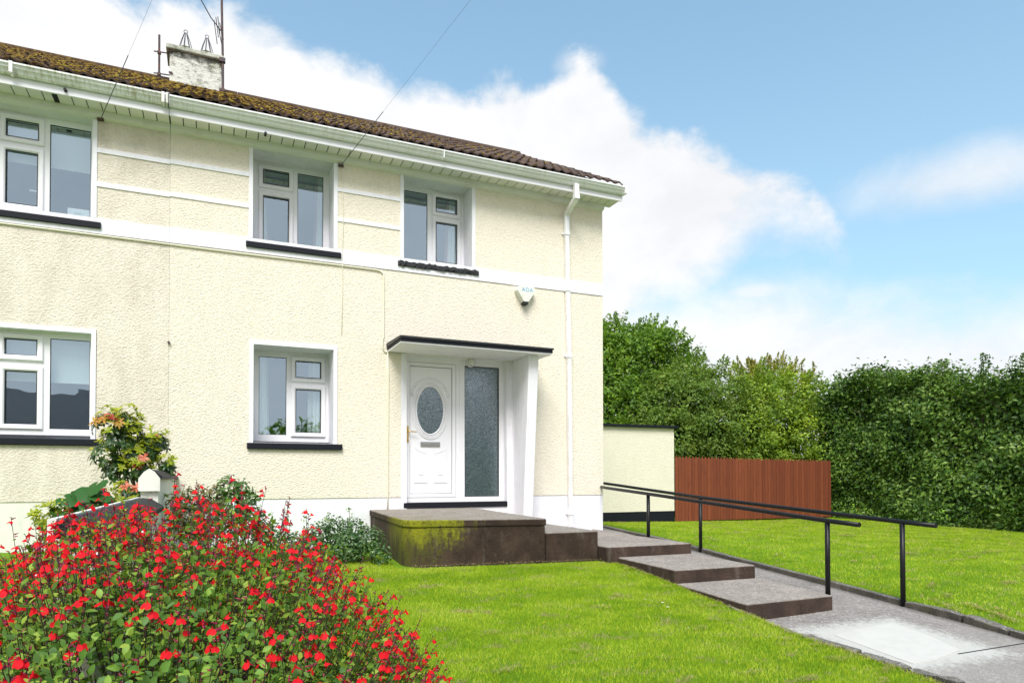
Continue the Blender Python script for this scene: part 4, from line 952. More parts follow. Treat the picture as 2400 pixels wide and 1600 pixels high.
def blind(label, x0, x1, z0, z1, y):
    t = thing('roller_blind', label, 'blind', (x0, y, z1)); k_ = MB(); k_.box(x0, x1, y, y+.002, z0, z1); build(k_, 'cloth', M['blind'], t)
    k_ = MB(); k_.box(x0, x1, y-.006, y+.008, z0-.02, z0); build(k_, 'bottom_bar', M['blind'], t)
    k_ = MB(); k_.tube([(x0, y+.02, z1+.02), (x1, y+.02, z1+.02)], .02, 10); build(k_, 'roller', M['blind'], t)
blind('half lowered blue white roller blind in the left upper window', -2.42, -1.37, 5.46, 5.87, .30)
blind('half lowered blue white roller blind in the left lower window', -2.42, -1.36, 2.80, 3.35, .26)
rt_ = thing('router', 'small white plastic device standing inside the left upper window', 'router', (-1.52, .24, 4.84))
k_ = MB(); k_.box(-1.645, -1.405, .225, .25, 4.80, 4.955); build(k_, 'case', mat('white_plastic', (.9, .92, .93), .4), rt_, bevel=.012)
k_ = MB()
for i in range(5): k_.box(-1.57, -1.57+(.10 if i % 2 else .075), .2235, .2245, 4.90-.011*i, 4.904-.011*i)
build(k_, 'label_print', mat('grey_print', (.45, .5, .52), .6), rt_)

# ================================================================== outbuilding wall, fence
oy = 5.0
ob = thing('outbuilding', 'low flat topped cream outbuilding with black plinth behind the house', 'outbuilding', (9, 5.5, .4))
k_ = MB(); k_.box(5.9, 11.10, oy, oy+2.6, .75, 2.90); build(k_, 'wall', mat('roughcast_pale', (.8, .78, .62), .85, spec=.25, fn=roughcast((.88, .805, .68), .09)), ob)
k_ = MB(); k_.box(5.9, 11.105, oy-.004, oy+2.6, .2, .749); build(k_, 'plinth', M['black'], ob)
k_ = MB(); k_.box(5.9, 11.20, oy-.09, oy+2.68, 2.901, 2.965); build(k_, 'coping', M['black'], ob, bevel=.008)
fence = thing('board_fence', 'red brown stained timber board fence with pointed board tops', 'fence', (13.8, 5, .45))
nb = 53; bw = (16.75-11.13)/nb
fbz = lambda x: np.interp(x, [11.1, 12.2, 16.8], [.475, .478, .455])
for i in range(nb):
    x0 = 11.13+i*bw; zt = 2.185-.010*(x0-11.1)+rnd.uniform(-.006, .006); zb = float(fbz(x0))+(0 if x0 < 12.3 else .0)+rnd.uniform(-.004, .004); y = oy+rnd.uniform(-.004, .004)
    k_ = MB(); k_.py([(x0+.004, zb), (x0+bw-.004, zb), (x0+bw-.004, zt-.07), (x0+bw/2, zt), (x0+.004, zt-.07)], y, y+.018); build(k_, 'board', M['wood'], fence)
for x in (12.35, 14.05, 15.6):
    k_ = MB(); k_.box(x-.05, x+.05, oy+.03, oy+.13, .1, 2.0); build(k_, 'post', M['post'], fence)
for z in (.9, 1.7):
    k_ = MB(); k_.box(11.15, 16.75, oy+.022, oy+.06, z-.04, z+.04); build(k_, 'rail', M['post'], fence)
# ================================================================== handrails
def rail(label, pts, posts, end):
    t = thing('handrail', label, 'handrail', (posts[0][0], posts[0][1], posts[0][2]), 'black ramp handrails')
    k_ = MB(); k_.tube(pts, .024, 14); build(k_, 'rail', M['rail'], t, smooth=False)
    bpy.context.view_layer.update()
    for o_ in t.children: 
        for p_ in o_.data.polygons: p_.use_smooth = len(p_.vertices) == 4
    for (x, y, z0, z1) in posts:
        k_ = MB(); k_.tube([(x, y, z0), (x, y, z1)], .025, 14); o_ = build(k_, 'post', M['rail'], t)
        for p_ in o_.data.polygons: p_.use_smooth = len(p_.vertices) == 4
rail('black tubular handrail beside the garden steps, nearer the house door', [(5.905, .25, 1.473), (5.79, -.25, 1.448), (5.70, -1.6, 1.374), (5.655, -4.65, 1.172), (5.65, -5.03, 1.155)], [(5.66, -4.65, .40, 1.165), (5.72, -1.50, .5, 1.37), (5.90, .22, .7, 1.465)], 0)
rail('black tubular handrail along the kerb of the lawn by the hedge', [(6.5, 1.6, 1.558), (6.5, -1.68, 1.322), (6.5, -4.84, 1.148), (6.5, -5.2, 1.132)], [(6.5, -4.84, .2, 1.14), (6.5, -1.68, .4, 1.315), (6.5, 1.5, .5, 1.545)], 0)
for o_ in bpy.data.objects:
    if o_.name.startswith('handrail'): del o_['group']
# ================================================================== boundary wall
bw_ = thing('boundary_wall', 'low white garden wall with black rounded coping between the two houses', 'wall', (-.47, -3.5, .2))
k_ = MB(); k_.box(-.535, -.405, -3.2, -.02, .1, 1.60); build(k_, 'upper_wall', M['palecream'], bw_)
cp = [(-.548, 1.60), (-.375, 1.60), (-.380, 1.625), (-.43, 1.668), (-.47, 1.685), (-.51, 1.668), (-.545, 1.625)]
k_ = MB(); k_.py([(-.55, 1.50), (-.39, 1.50), (-.39, 1.605), (-.43, 1.66), (-.47, 1.688), (-.51, 1.66), (-.55, 1.605)], -3.24, -3.205); build(k_, 'end_face', M['palecream'], bw_)
k_ = MB(); k_.py(cp, -3.2, -.02); build(k_, 'coping', M['black'], bw_)
k_ = MB(); k_.box(-.535, -.405, -6.60, -3.21, .0, 1.38); build(k_, 'lower_wall', M['palecream'], bw_)
k_ = MB(); k_.py([(-.55, 1.38), (-.36, 1.34), (-.36, 1.375), (-.45, 1.435), (-.52, 1.445), (-.55, 1.43)], -6.60, -3.25); build(k_, 'coping', M['black'], bw_)
k_ = MB(); k_.py([(-.56, 1.36), (-.545, 1.36), (-.53, 1.452), (-.56, 1.45)], -6.61, -3.25); build(k_, 'coping_edge', M['palecream'], bw_)

# ================================================================== foliage builders
def unit(v): return v/np.maximum(1e-9, np.linalg.norm(v, axis=1, keepdims=True))
def leaf_cards(C, N, size, asp=.55, fold=.18, up_=None):
    """small folded leaves: 4 verts, 2 triangles each. C centres, N leaf normals, size array"""
    n_ = len(C); r = unit(rng.normal(size=(n_, 3))) if up_ is None else up_
    T = unit(r-N*(r*N).sum(1, keepdims=True)); Bv = np.cross(N, T); s = size[:, None]
    base = C-T*s*.5; tip = C+T*s*.5; l = C-Bv*s*asp*.5+N*s*fold; r_ = C+Bv*s*asp*.5+N*s*fold
    V = np.stack([base, r_, tip, l], 1).reshape(-1, 3); i = np.arange(n_)*4
    F = np.concatenate([np.stack([i, i+1, i+2], 1), np.stack([i, i+2, i+3], 1)]); return V, F
def crown(blobs, n_, size, flat=.42, clump=.35, inner=.35, droop=0.0):
    """leaves gathered in twig clumps near the surfaces of overlapping blobs (x,y,z,r)"""
    B = np.array(blobs, float); w = B[:, 3]**2; w /= w.sum(); nc = max(60, n_//55)
    bi = rng.choice(len(B), nc, p=w); dirs = unit(rng.normal(size=(nc, 3))); rad = B[bi, 3]*(1-inner*rng.uniform(0, 1, nc)**1.6)*(1+rng.normal(0, .05, nc))
    cc = B[bi, :3]+dirs*rad[:, None]*np.array([1, 1, .92]); cs = rng.uniform(.5, 1.3, nc)*clump
    ci = rng.integers(0, nc, n_); off = rng.normal(size=(n_, 3))*np.array([.55, .55, .32])*cs[ci][:, None]
    C = cc[ci]+off; out = unit(dirs[ci]+np.array([0, 0, .7])); N = unit(out+rng.normal(0, flat, (n_, 3)))
    C[:, 2] -= droop*np.linalg.norm(off[:, :2], axis=1)
    return C, N, np.full(n_, size)*rng.uniform(.6, 1.35, n_)
def tree(name, label, cat, blobs, n_, size, material, base, trunks, group=None, extra=None, **kw):
    t = thing(name, label, cat, base, group)
    C, N, s = crown(blobs, n_, size, **kw)
    tw = MB(); ex_ = []
    if base[1] > 0:
        for bl in blobs:
            for _ in range(16):                                 # loose leading shoots with a bare twig
                d_ = Vector((rnd.gauss(0, .8), rnd.gauss(-.3, .6), abs(rnd.gauss(.5, .5)))).normalized(); a = Vector(bl[:3])+d_*bl[3]*.85; L_ = rnd.uniform(.25, .6); g_ = (d_+Vector((0, 0, .5))).normalized()
                tw.tube([a, a+g_*L_], .006, 4, False, .002)
                for q_ in range(int(34*L_/.4)):
                    u_ = rnd.random(); ex_.append(a+g_*L_*u_+Vector((rnd.gauss(0, .07), rnd.gauss(0, .07), rnd.gauss(0, .05)))*(1.25-u_))
        E2 = np.array([list(v) for v in ex_]); C = np.vstack([C, E2]); N = np.vstack([N, unit(rng.normal(size=E2.shape)+np.array([0, -.3, .6]))]); s = np.r_[s, size*rng.uniform(.5, 1.0, len(E2))]
        tb = build(tw, 'twigs', M['bark'], t); tb['kind'] = 'stuff'
    if extra is not None: C = np.vstack([C, extra[0]]); N = np.vstack([N, extra[1]]); s = np.r_[s, extra[2]]
    V, F = leaf_cards(C, N, s); o_ = npmesh('crown', V, F, material, t, 'stuff')
    k_ = MB()
    for (x, y) in trunks:
        for _ in range(1):
            b0 = Vector((x, y, base[2]-.2)); k_.tube([b0, b0+Vector((rnd.uniform(-.1, .1), 0, 1.2)), b0+Vector((rnd.uniform(-.3, .3), 0, 2.2))], .13, 8, True, .07)
    for bl in blobs:
        x, y = min(trunks, key=lambda p: (p[0]-bl[0])**2+(p[1]-bl[1])**2); a = Vector((x, y, base[2]+1.2)); c = Vector(bl[:3])
        k_.tube([a, a.lerp(c, .5)+Vector((0, 0, .2)), c], .055, 6, True, .02)
        for _ in range(3):
            dd = Vector((rnd.gauss(0, 1), rnd.gauss(0, 1), rnd.gauss(.5, .6))).normalized()*bl[3]*.85; k_.tube([c, c+dd*.5+Vector((0, 0, .05)), c+dd], .02, 5, True, .006)
    build(k_, 'trunk', M['bark'], t); return t
LM = {}
LM['beech'] = leafy([(0, (.055, .12, .014)), (.4, (.13, .25, .025)), (.75, (.23, .38, .035)), (1, (.34, .48, .06))], .4, .45, .4, posn=(1.6, .45))
LM['haw'] = leafy([(0, (.07, .13, .02)), (.4, (.15, .25, .04)), (.8, (.26, .37, .06)), (1, (.38, .40, .12))], .4, .5, .35, posn=(1.8, .45))
LM['bright'] = leafy([(0, (.08, .15, .018)), (.35, (.18, .30, .03)), (.7, (.31, .43, .035)), (.93, (.46, .55, .05)), (1, (.38, .22, .13))], .35, .5, .35, posn=(1.4, .5))
LM['conifer'] = leafy([(0, (.12, .15, .02)), (.5, (.28, .30, .03)), (.85, (.46, .42, .04)), (1, (.34, .20, .06))], .25, .6, .2)
LM['hedge'] = leafy([(0, (.020, .052, .008)), (.4, (.065, .14, .018)), (.72, (.16, .27, .036)), (.97, (.26, .36, .08)), (1, (.34, .15, .05))], .2, .45, .35, posn=(1.2, .35))
bA = [(12.3, 9.0, 5.15, 1.25), (13.47, 9.0, 5.65, .95), (11.34, 8.5, 4.1, 1.1), (14.7, 9.5, 5.45, .75), (12.28, 8.5, 3.7, 1.25), (11.2, 9.0, 5.35, .85), (13.5, 9.5, 6.1, .6), (10.6, 8.3, 3.2, 1.0), (12.0, 9.2, 6.0, .7), (13.6, 8.6, 4.2, 1.0)]
tree('broadleaf_tree', 'tall bright green tree rising behind the outbuilding next to the house corner', 'tree', bA, 34000, .125, LM['beech'], (12.3, 9.2, .3), [(12.3, 9.3), (13.4, 9.5)], clump=.38)
bB = [(12.94, 7.0, 3.75, 1.15), (14.4, 7.2, 4.2, .95), (12.17, 6.9, 2.85, 1.0), (13.73, 7.0, 3.0, 1.05), (13.6, 7.4, 4.65, .62), (15.1, 7.2, 3.45, .85), (12.4, 7, 2.0, .9), (13.8, 6.9, 1.9, 1.0)]
tree('hawthorn_tree', 'olive green hawthorn behind the left half of the board fence', 'tree', bB, 28000, .10, LM['haw'], (13.5, 7.4, .3), [(13.2, 7.4), (14.4, 7.5)], clump=.34, droop=.15)
bC = [(16.1, 6.9, 3.75, 1.2), (15.8, 7.2, 4.3, .8), (17.2, 7.0, 4.2, .95), (18.15, 7.0, 3.85, .85), (16.4, 6.7, 2.95, 1.2), (15.05, 6.8, 2.75, .95), (15.3, 6.7, 1.9, .9), (16.6, 6.6, 1.9, 1.1), (17.8, 6.8, 2.8, 1.1), (19.0, 6.6, 3.5, 1.0), (18.6, 6.5, 2.2, 1.1), (19.8, 6.5, 4.0, .85)]
tree('shrub', 'yellow green leafy shrub with pinkish tips behind the right half of the fence', 'shrub', bC, 34000, .10, LM['bright'], (16.3, 7.2, .3), [(16.0, 7.3), (17.5, 7.3)], clump=.34)
# cypress with feathery upswept sprays
cy = thing('cypress', 'golden cypress with feathery upswept tips showing above the shrub', 'conifer', (18.0, 8.8, .3))
Cs, Ns, Ss, Us = [], [], [], []
for i in range(150):
    bx = rng.uniform(16.6, 19.6); by = 8.6+rng.uniform(-.6, .6); bz = rng.uniform(3.8, 5.45-.35*abs(bx-18.0)*.6); L = rng.uniform(.4, .95); dv = np.array([rng.normal(0, .35)+(.25 if bx > 18 else -.1), rng.normal(-.1, .2), 1.0]); dv /= np.linalg.norm(dv)
    for j in range(130):
        t = rng.uniform(0, 1); sp_ = (1-t)*.16+.012; p = np.array([bx, by, bz])+dv*L*t+rng.normal(0, sp_*.5, 3)
        Cs.append(p); Ns.append(rng.normal(size=3)); Ss.append(.095); Us.append(dv+rng.normal(0, .3, 3))
V, F = leaf_cards(np.array(Cs), unit(np.array(Ns)), np.array(Ss), .3, .05, unit(np.array(Us))); npmesh('crown', V, F, LM['conifer'], cy, 'stuff')
k_ = MB(); k_.tube([(18, 8.8, .1), (18, 8.8, 3), (18.1, 8.7, 4.8)], .14, 8, True, .03)
for i in range(14):
    a = Vector((18, 8.8, rnd.uniform(1.5, 4))); k_.tube([a, a+Vector((rnd.uniform(-1.3, 1.3), rnd.uniform(-.5, .5), .8))], .03, 5, True, .01)
build(k_, 'trunk', M['bark'], cy)
# the clipped hedge on the right, running towards the viewer
hg = thing('hedge', 'tall dark green glossy leaved hedge along the right side of the lawn', 'hedge', (17.5, 0, .3))
def hedge_top(y): return np.interp(y, [-9, -3, -1, 0, 1, 2, 3, 4.3, 5.2, 5.8], [4.1, 4.0, 4.0, 3.85, 3.80, 4.02, 4.28, 4.42, 4.45, 4.2])
n_ = 95000
y = rng.uniform(-7.5, 5.9, n_); kind = rng.uniform(0, 1, n_)
zt = hedge_top(y)+.12*np.sin(y*3.1)+.08*np.sin(y*7.3+1)
wav = .16*np.sin(y*1.9)+.10*np.sin(y*4.3+2)
clz = rng.uniform(0, 1, n_); z = .25+(zt-.25)*clz**.95
nz = np.sin(z*2.3+y*1.3)*.14+np.sin(z*5.1-y*2.2)*.08
x = 17.0+wav*.7+nz+(.35*(z/4))+np.abs(rng.normal(0, .16, n_))
tops = kind > .74
x = np.where(tops, rng.uniform(17.2, 19.2, n_), x); z = np.where(tops, zt+rng.normal(0, .15, n_)+.07*np.sin(x*6)+.10*np.sin(y*11)*np.sin(y*4.7+1), z)
bk = kind < .10; x = np.where(bk, x+rng.uniform(.2, .8, n_), x)
C = np.stack([x, y, z], 1)
ci = rng.integers(0, 2600, n_); jit_c = rng.normal(0, 1, (2600, 3))*.10; C = C+jit_c[ci]*np.array([1, 1, 1])
N = unit(np.where(tops[:, None], np.array([0, 0, 1.]), np.array([-1, -.15, .45]))+rng.normal(0, .55, (n_, 3)))
sz = .115*rng.uniform(.6, 1.3, n_)
ex = []
for (py_, pz_, h_, w_) in ((2.0, 4.05, .62, .16), (.96, 3.9, .75, .10), (4.1, 4.4, .35, .3), (3.2, 4.3, .25, .3), (-.1, 4.0, .5, .35), (-.8, 4.0, .4, .5), (2.6, 4.2, .3, .2), (5.2, 3.9, .4, .4)):
    m_ = int(260*h_*(w_+.12)/.15); t = rng.uniform(0, 1, m_)
    ex.append(np.stack([17.35+rng.normal(0, .14, m_)*(1.2-t), py_+rng.normal(0, w_*1.3, m_)*(1.05-t*.65), pz_+t*h_], 1))
E_ = np.vstack(ex); C = np.vstack([C, E_]); N = np.vstack([N, unit(rng.normal(size=(len(E_), 3)))]); sz = np.r_[sz, np.full(len(E_), .075)]
V, F = leaf_cards(C, N, sz, .52, .12); npmesh('foliage', V, F, LM['hedge'], hg, 'stuff')
k_ = MB()
for i in range(16):
    yy = -7+i*.82; k_.tube([(17.7+rnd.uniform(-.2, .2), yy, .0), (17.7, yy+rnd.uniform(-.2, .2), 2), (17.6+rnd.uniform(-.2, .2), yy+rnd.uniform(-.3, .3), 3.6)], .06, 6, True, .02)
    for _ in range(6):
        a = Vector((17.7, yy, rnd.uniform(.6, 3.3))); k_.tube([a, a+Vector((-.5, rnd.uniform(-.5, .5), .4))], .018, 5, True, .005)
for (yy, zz, h_) in ((2.0, 3.7, .95), (.96, 3.6, 1.0)): k_.tube([(17.35, yy, zz), (17.35, yy+.03, zz+h_)], .012, 5, True, .004)
build(k_, 'branches', M['bark'], hg)
# dim green core behind the hedge face, dense inner twigs
C = np.stack([rng.uniform(17.45, 18.6, 22000), rng.uniform(-7.5, 5.9, 22000), rng.uniform(.2, 1, 22000)], 1); C[:, 2] = .2+C[:, 2]*(hedge_top(C[:, 1])-.45)
V, F = leaf_cards(C, unit(rng.normal(size=(22000, 3))+np.array([-1.2, 0, 0])), np.full(22000, .20), .7, .1); npmesh('inner_foliage', V, F, LM['hedge'], hg, 'stuff')
C2 = np.stack([rng.uniform(11.3, 17.6, 12000), rng.uniform(6.9, 8.2, 12000), rng.uniform(.3, 3.2, 12000)], 1)
V, F = leaf_cards(C2, unit(rng.normal(size=(12000, 3))+np.array([0, -1.2, 0])), np.full(12000, .20), .7, .1)
und = npmesh('undergrowth', V, F, LM['hedge'], None, 'stuff'); tag(und, 'dark dense undergrowth filling in behind the board fence', 'undergrowth')

# ================================================================== salvia bush in front
sal = thing('salvia_bush', 'large bush covered in small scarlet red flowers in the near left corner', 'bush', (-.05, -7.1, .2))
BC = np.array([-.20, -6.95, .275])
def env(a, t):
    """point on the bush envelope: a azimuth, t polar angle from the top"""
    dx_, dy_, dz_ = sin(t)*cos(a), sin(t)*sin(a), cos(t)
    rx = 1.20 if dx_ > 0 else 1.05; ry = 1.15 if dy_ > 0 else 1.75
    bump_ = 1+.035*sin(3*a+1)+.03*sin(5*t+2*a)
    z = dz_*1.24
    if dx_ < 0: z *= 1-.13*min(1, -dx_*1.3)
    else: z *= 1-.10*dx_
    return np.array([dx_*rx*bump_, dy_*ry*bump_, z*bump_])+BC
BC2 = np.array([-1.10, -7.10, .06])
def env2(a, t):
    return np.array([sin(t)*cos(a)*.85, sin(t)*sin(a)*(1.1 if sin(a) > 0 else 1.3), cos(t)*1.06*(1+.04*sin(4*a))])+BC2
def env_pick(i, a, t):
    if i % 3 == 0: return env2(a, t), BC2
    return env(a, t), BC
stems = MB(); leaves = []; flow = []; buds = []
r_ = random.Random(5)
NS = 3900
for i in range(NS):
    a = r_.uniform(0, 2*pi); t = math.acos(1-r_.random()*1.12) if r_.random() < .9 else r_.uniform(0, 1.2)
    tip, bc_ = env_pick(i, a, t); lift = r_.gauss(-.01, .035)+(.07*r_.random() if r_.random() < .12 else 0)
    nrm = tip-bc_; nrm /= np.linalg.norm(nrm)
    if np.dot(tip-np.array(CAM), tip-np.array(CAM)) < .75**2: continue
    gdir = nrm*.75+np.array([0, 0, .75])+np.array([r_.gauss(0, .18), r_.gauss(0, .18), 0]); gdir /= np.linalg.norm(gdir)
    tip = tip+gdir*lift; L = r_.uniform(.22, .38)
    near = np.linalg.norm(tip-np.array(CAM))
    p0 = tip-gdir*L-nrm*.06; mid = tip-gdir*L*.5+np.array([r_.gauss(0, .01), r_.gauss(0, .01), 0])
    stems.tube([p0, mid, tip], .0017, 4, False, .0010)
    nl = 11
    for j in range(nl):
        s = j/(nl-1); c = p0*(1-s)**2+2*mid*s*(1-s)+tip*s*s; ang = j*pi/2+r_.uniform(-.3, .3)
        e1 = np.cross(gdir, [0.3, .2, 1]); e1 /= np.linalg.norm(e1); e2 = np.cross(gdir, e1)
        for sg in (1, -1):
            if r_.random() < .12: continue
            o_ = (e1*cos(ang)+e2*sin(ang))*sg; ls = (.027 if s < .45 else .020 if s < .7 else .011)*r_.uniform(.55, 1.3)*(1.0 if tip[2] > .9 else 1.1)
            ld = o_*.85+gdir*r_.uniform(.1, .6); ld /= np.linalg.norm(ld)
            leaves.append((c+ld*ls*.55, ld, ls, r_.random(), gdir))
    fl = r_.random() < (.86 if near > 2.0 else .46)
    if fl:
        for j in range(r_.choice((1, 2, 3, 3, 4))):
            s = r_.uniform(.55, .98); c = p0*(1-s)**2+2*mid*s*(1-s)+tip*s*s
            hd_ = np.array([r_.gauss(0, 1), r_.gauss(-.55, .8), r_.uniform(-.1, .3)])+nrm*.7; hd_ /= np.linalg.norm(hd_)
            flow.append((c+hd_*.012, hd_, r_.uniform(.65, 1.12)))
        for j in range(4):
            s = r_.uniform(.7, 1.0); c = p0*(1-s)**2+2*mid*s*(1-s)+tip*s*s; hd_ = np.array([r_.gauss(0, 1), r_.gauss(0, 1), .6]); hd_ /= np.linalg.norm(hd_); buds.append((c, hd_, r_.uniform(.6, 1.1)))
    else:
        for j in range(4): c = tip-gdir*.02*j; hd_ = np.array([r_.gauss(0, 1), r_.gauss(0, 1), 1.0]); hd_ /= np.linalg.norm(hd_); buds.append((c, hd_, .6))
# inner leaf mass, larger leaves
for i in range(52000):
    a = r_.uniform(0, 2*pi); t = math.acos(1-r_.random()*1.2); p, bc_ = env_pick(i, a, t); nrm = p-bc_; p = bc_+nrm*(1-.32*r_.random()**1.2-.01)
    if np.dot(p-np.array(CAM), p-np.array(CAM)) < .7**2: continue
    ld = unit(rng.normal(size=(1, 3))+nrm[None]*.6+np.array([[0, 0, .3]]))[0]; leaves.append((p, ld, r_.uniform(.017, .031), r_.random(), nrm/np.linalg.norm(nrm)))
for (cx_, cy_, h_) in [(r_.uniform(-.6, .3), r_.uniform(-7.6, -6.5), 1) for _ in range(60)]:
    stems.tube([(-.08+(cx_+.08)*.3, -6.95+(cy_+6.95)*.3, .1), (cx_*.7, -6.95+(cy_+6.95)*.7, .7), (cx_, cy_, 1.1)], .006, 5, False, .003)
build(stems, 'stems', M['twig'], sal)
LMs = leafy([(0, (.05, .12, .014)), (.35, (.11, .225, .025)), (.7, (.20, .34, .04)), (1, (.36, .46, .06))], .35, .5, .22)
def salvia_leaf_mesh(bend, mt):
    k_ = MB(); P = [(0, 0), (.18, .16), (.42, .29), (.70, .22), (.90, .09), (1.0, 0)]; vs = []
    for (u, w_) in P: vs += [(u-.5, 0, -.02-bend*(u-.5)**2), (u-.5, w_, .05-bend*(u-.5)**2), (u-.5, -w_, .05-bend*(u-.5)**2)]
    fs = []
    for i in range(5): fs += [(i*3, i*3+3, i*3+4, i*3+1), (i*3, i*3+2, i*3+5, i*3+3)]
    k_.add(vs, fs); return k_.mesh('leaf', (0, 0, 0), True, mt)[0]
def frame_of(d_, up_):
    d_ = Vector(d_).normalized(); u = Vector(up_); s_ = u.cross(d_)
    if s_.length < 1e-4: s_ = d_.orthogonal()
    s_.normalize(); n2_ = d_.cross(s_); return Matrix((d_, s_, n2_)).transposed()
leaves.sort(key=lambda l: np.linalg.norm(l[0]-np.array(CAM))/l[2])
def inview(p):
    q = Vector(p)-CAM; z = q.dot(fw)
    if z < .3: return False
    u = 1200+1600*q.dot(R2)/z; v = 1091.7-1600*q.dot(U2)/z
    return 0 < u < 2400 and 0 < v < 1600
leafmats = []
for c0 in ((.09, .19, .03), (.13, .27, .045), (.19, .34, .055), (.27, .42, .07), (.12, .23, .06)):
    leafmats.append(leafy([(0, c0), (1, tuple(x*1.15 for x in c0))], .35, .5, .25))
LME = [salvia_leaf_mesh(.3+.25*(i % 3), leafmats[i % 5]) for i in range(10)]
picked = 0; restL = []
for l in leaves:
    if picked < 296 and inview(l[0]):
        R_ = frame_of(l[1], l[4]); o_ = share(LME[int(l[3]*10) % 10], 'leaf', l[0], sal); o_.rotation_euler = R_.to_euler(); o_.scale = (l[2],)*3; picked += 1
    else: restL.append(l)
C = np.array([l[0] for l in restL]); D = unit(np.array([l[1] for l in restL])); G = np.array([l[4] for l in restL]); Nn = unit(G-D*(G*D).sum(1, keepdims=True)+rng.normal(0, .25, C.shape)); s = np.array([l[2] for l in restL])[:, None]; Bv = np.cross(Nn, D)
V = np.stack([C-D*s*.5, C-D*s*.1+Bv*s*.29+Nn*s*.07, C+D*s*.28+Bv*s*.17+Nn*s*.03, C+D*s*.5-Nn*s*.06, C+D*s*.28-Bv*s*.17+Nn*s*.03, C-D*s*.1-Bv*s*.29+Nn*s*.07, C+D*s*.1], 1).reshape(-1, 3)
i = np.arange(len(C))*7; F = np.concatenate([np.stack([i+a_, i+b_, i+6], 1) for a_, b_ in ((0, 1), (1, 2), (2, 3), (3, 4), (4, 5), (5, 0))])
npmesh('foliage', V, F, LMs, sal, 'stuff')
# flowers
def redm(q, p, o):
    g_ = q.n('ShaderNodeNewGeometry'); r = q.n('ShaderNodeObjectInfo').outputs['Random']; ri = g_.outputs['Random Per Island']
    c = q.mix(q.m('MULTIPLY', ri, .6), (.92, .012, .010), (.62, .006, .04)); c = q.mix(q.m('MULTIPLY', r, .35), c, (.72, .006, .014)); q.l(c, p.inputs['Base Color'])
    t = q.n('ShaderNodeBsdfTranslucent'); q.l(c, t.inputs[0]); mx = q.n('ShaderNodeMixShader'); mx.inputs[0].default_value = .3
    q.l(p.outputs[0], mx.inputs[1]); q.l(t.outputs[0], mx.inputs[2]); q.l(mx.outputs[0], o.inputs[0])
M['red'] = mat('scarlet_petal', (.8, .01, .01), .6, spec=.2, fn=redm)
M['calyx'] = mat('flower_calyx', (.30, .012, .06), .6)
M['whitepetal'] = mat('white_petal', (.8, .72, .74), .6)
def flower_geo(seed):
    """x forward out of the stem, z up. Two-lobed hanging lip, hood, tube, calyx"""
    r = random.Random(seed); V_ = []; F_ = []; Mi = []
    def add(vs, fs, mi):
        o_ = len(V_); V_.extend(vs); F_.extend([tuple(o_+i for i in f) for f in fs]); Mi.extend([mi]*len(fs))
    def cone(p, q, r0, r1, mi, n_=5):
        k_ = MB(); k_.tube([p, q], r0, n_, False, r1); add(k_.v, k_.f, mi)
    cone((-.012, 0, .000), (.0, 0, .001), .0022, .0036, 1); cone((0, 0, .001), (.012, 0, .003), .003, .0042, 0)
    # lip: fan with notch, bent down
    out = [(.000, 0.0), (.006, .004), (.004, .011), (-.003, .0165), (-.012, .0165), (-.0185, .0115), (-.0190, .005), (-.0155, .0)]
    pts = []
    for (z, y) in out: pts.append((.014+.006*(1-abs(y)/.0165)+.004*min(0, z)/-.019, y, z))
    L_ = [(x, y, z) for x, y, z in pts]; R_ = [(x, -y, z) for x, y, z in pts]
    ctr = (.022, 0, -.006)
    vs = [ctr]+L_+R_[1:-1]; nL = len(L_); fs = [(0, i+1, i+2) for i in range(nL-1)]
    ri = [1]+[nL+1+i for i in range(len(R_)-2)]+[nL]; fs += [(0, ri[i+1], ri[i]) for i in range(len(ri)-1)]
    cv = [(x, y+r.uniform(-.001, .001), z+r.uniform(-.0012, .0012)) for x, y, z in vs]; add(cv, fs, 0)
    cone((.011, 0, .004), (.019, 0, .013), .0034, .0018, 0, 6)
    return V_, F_, Mi
FG = [flower_geo(i) for i in range(4)]
def fmesh(g_):
    me = bpy.data.meshes.new('flower'); me.from_pydata(g_[0], [], g_[1]); me.materials.append(M['red']); me.materials.append(M['calyx']); me.polygons.foreach_set('material_index', g_[2]); me.update(); return me
FM = [fmesh(g_) for g_ in FG]
flow.sort(key=lambda f: np.linalg.norm(f[0]-np.array(CAM))/f[2])
restF = []; pf = 0
for f_ in flow:
    R_ = frame_of(f_[1], (0, 0, 1))
    if pf < 298 and inview(f_[0]):
        o_ = share(rnd.choice(FM), 'flower', f_[0], sal); o_.rotation_euler = R_.to_euler(); o_.scale = (f_[2]*.74,)*3; pf += 1
    else: restF.append((f_, R_))
def joined(items, geos, name, parent, mats):
    V_, F_, Mi, o_ = [], [], [], 0
    for j, (p, R_, s_) in enumerate(items):
        g_ = geos[j % len(geos)]; A_ = np.array(g_[0])*s_@np.array(R_).T+np.array(p); V_.append(A_); F_ += [tuple(o_+i for i in f) for f in g_[1]]; Mi += g_[2]; o_ += len(A_)
    V_ = np.vstack(V_); og = V_.mean(0); me = bpy.data.meshes.new(name); me.from_pydata((V_-og).tolist(), [], F_)
    for m_ in mats: me.materials.append(m_)
    me.polygons.foreach_set('material_index', Mi); me.update(); ob_ = share(me, name, Vector(og.tolist()), parent); ob_['kind'] = 'stuff'; return ob_
joined([(f_[0], R_, f_[2]*.74) for f_, R_ in restF], FG, 'flowers', sal, [M['red'], M['calyx']])
def bud_geo():
    k_ = MB(); k_.tube([(-.002, 0, 0), (.004, 0, 0), (.010, 0, 0)], .0028, 5, True, .0012); return (k_.v, k_.f, [0]*len(k_.f))
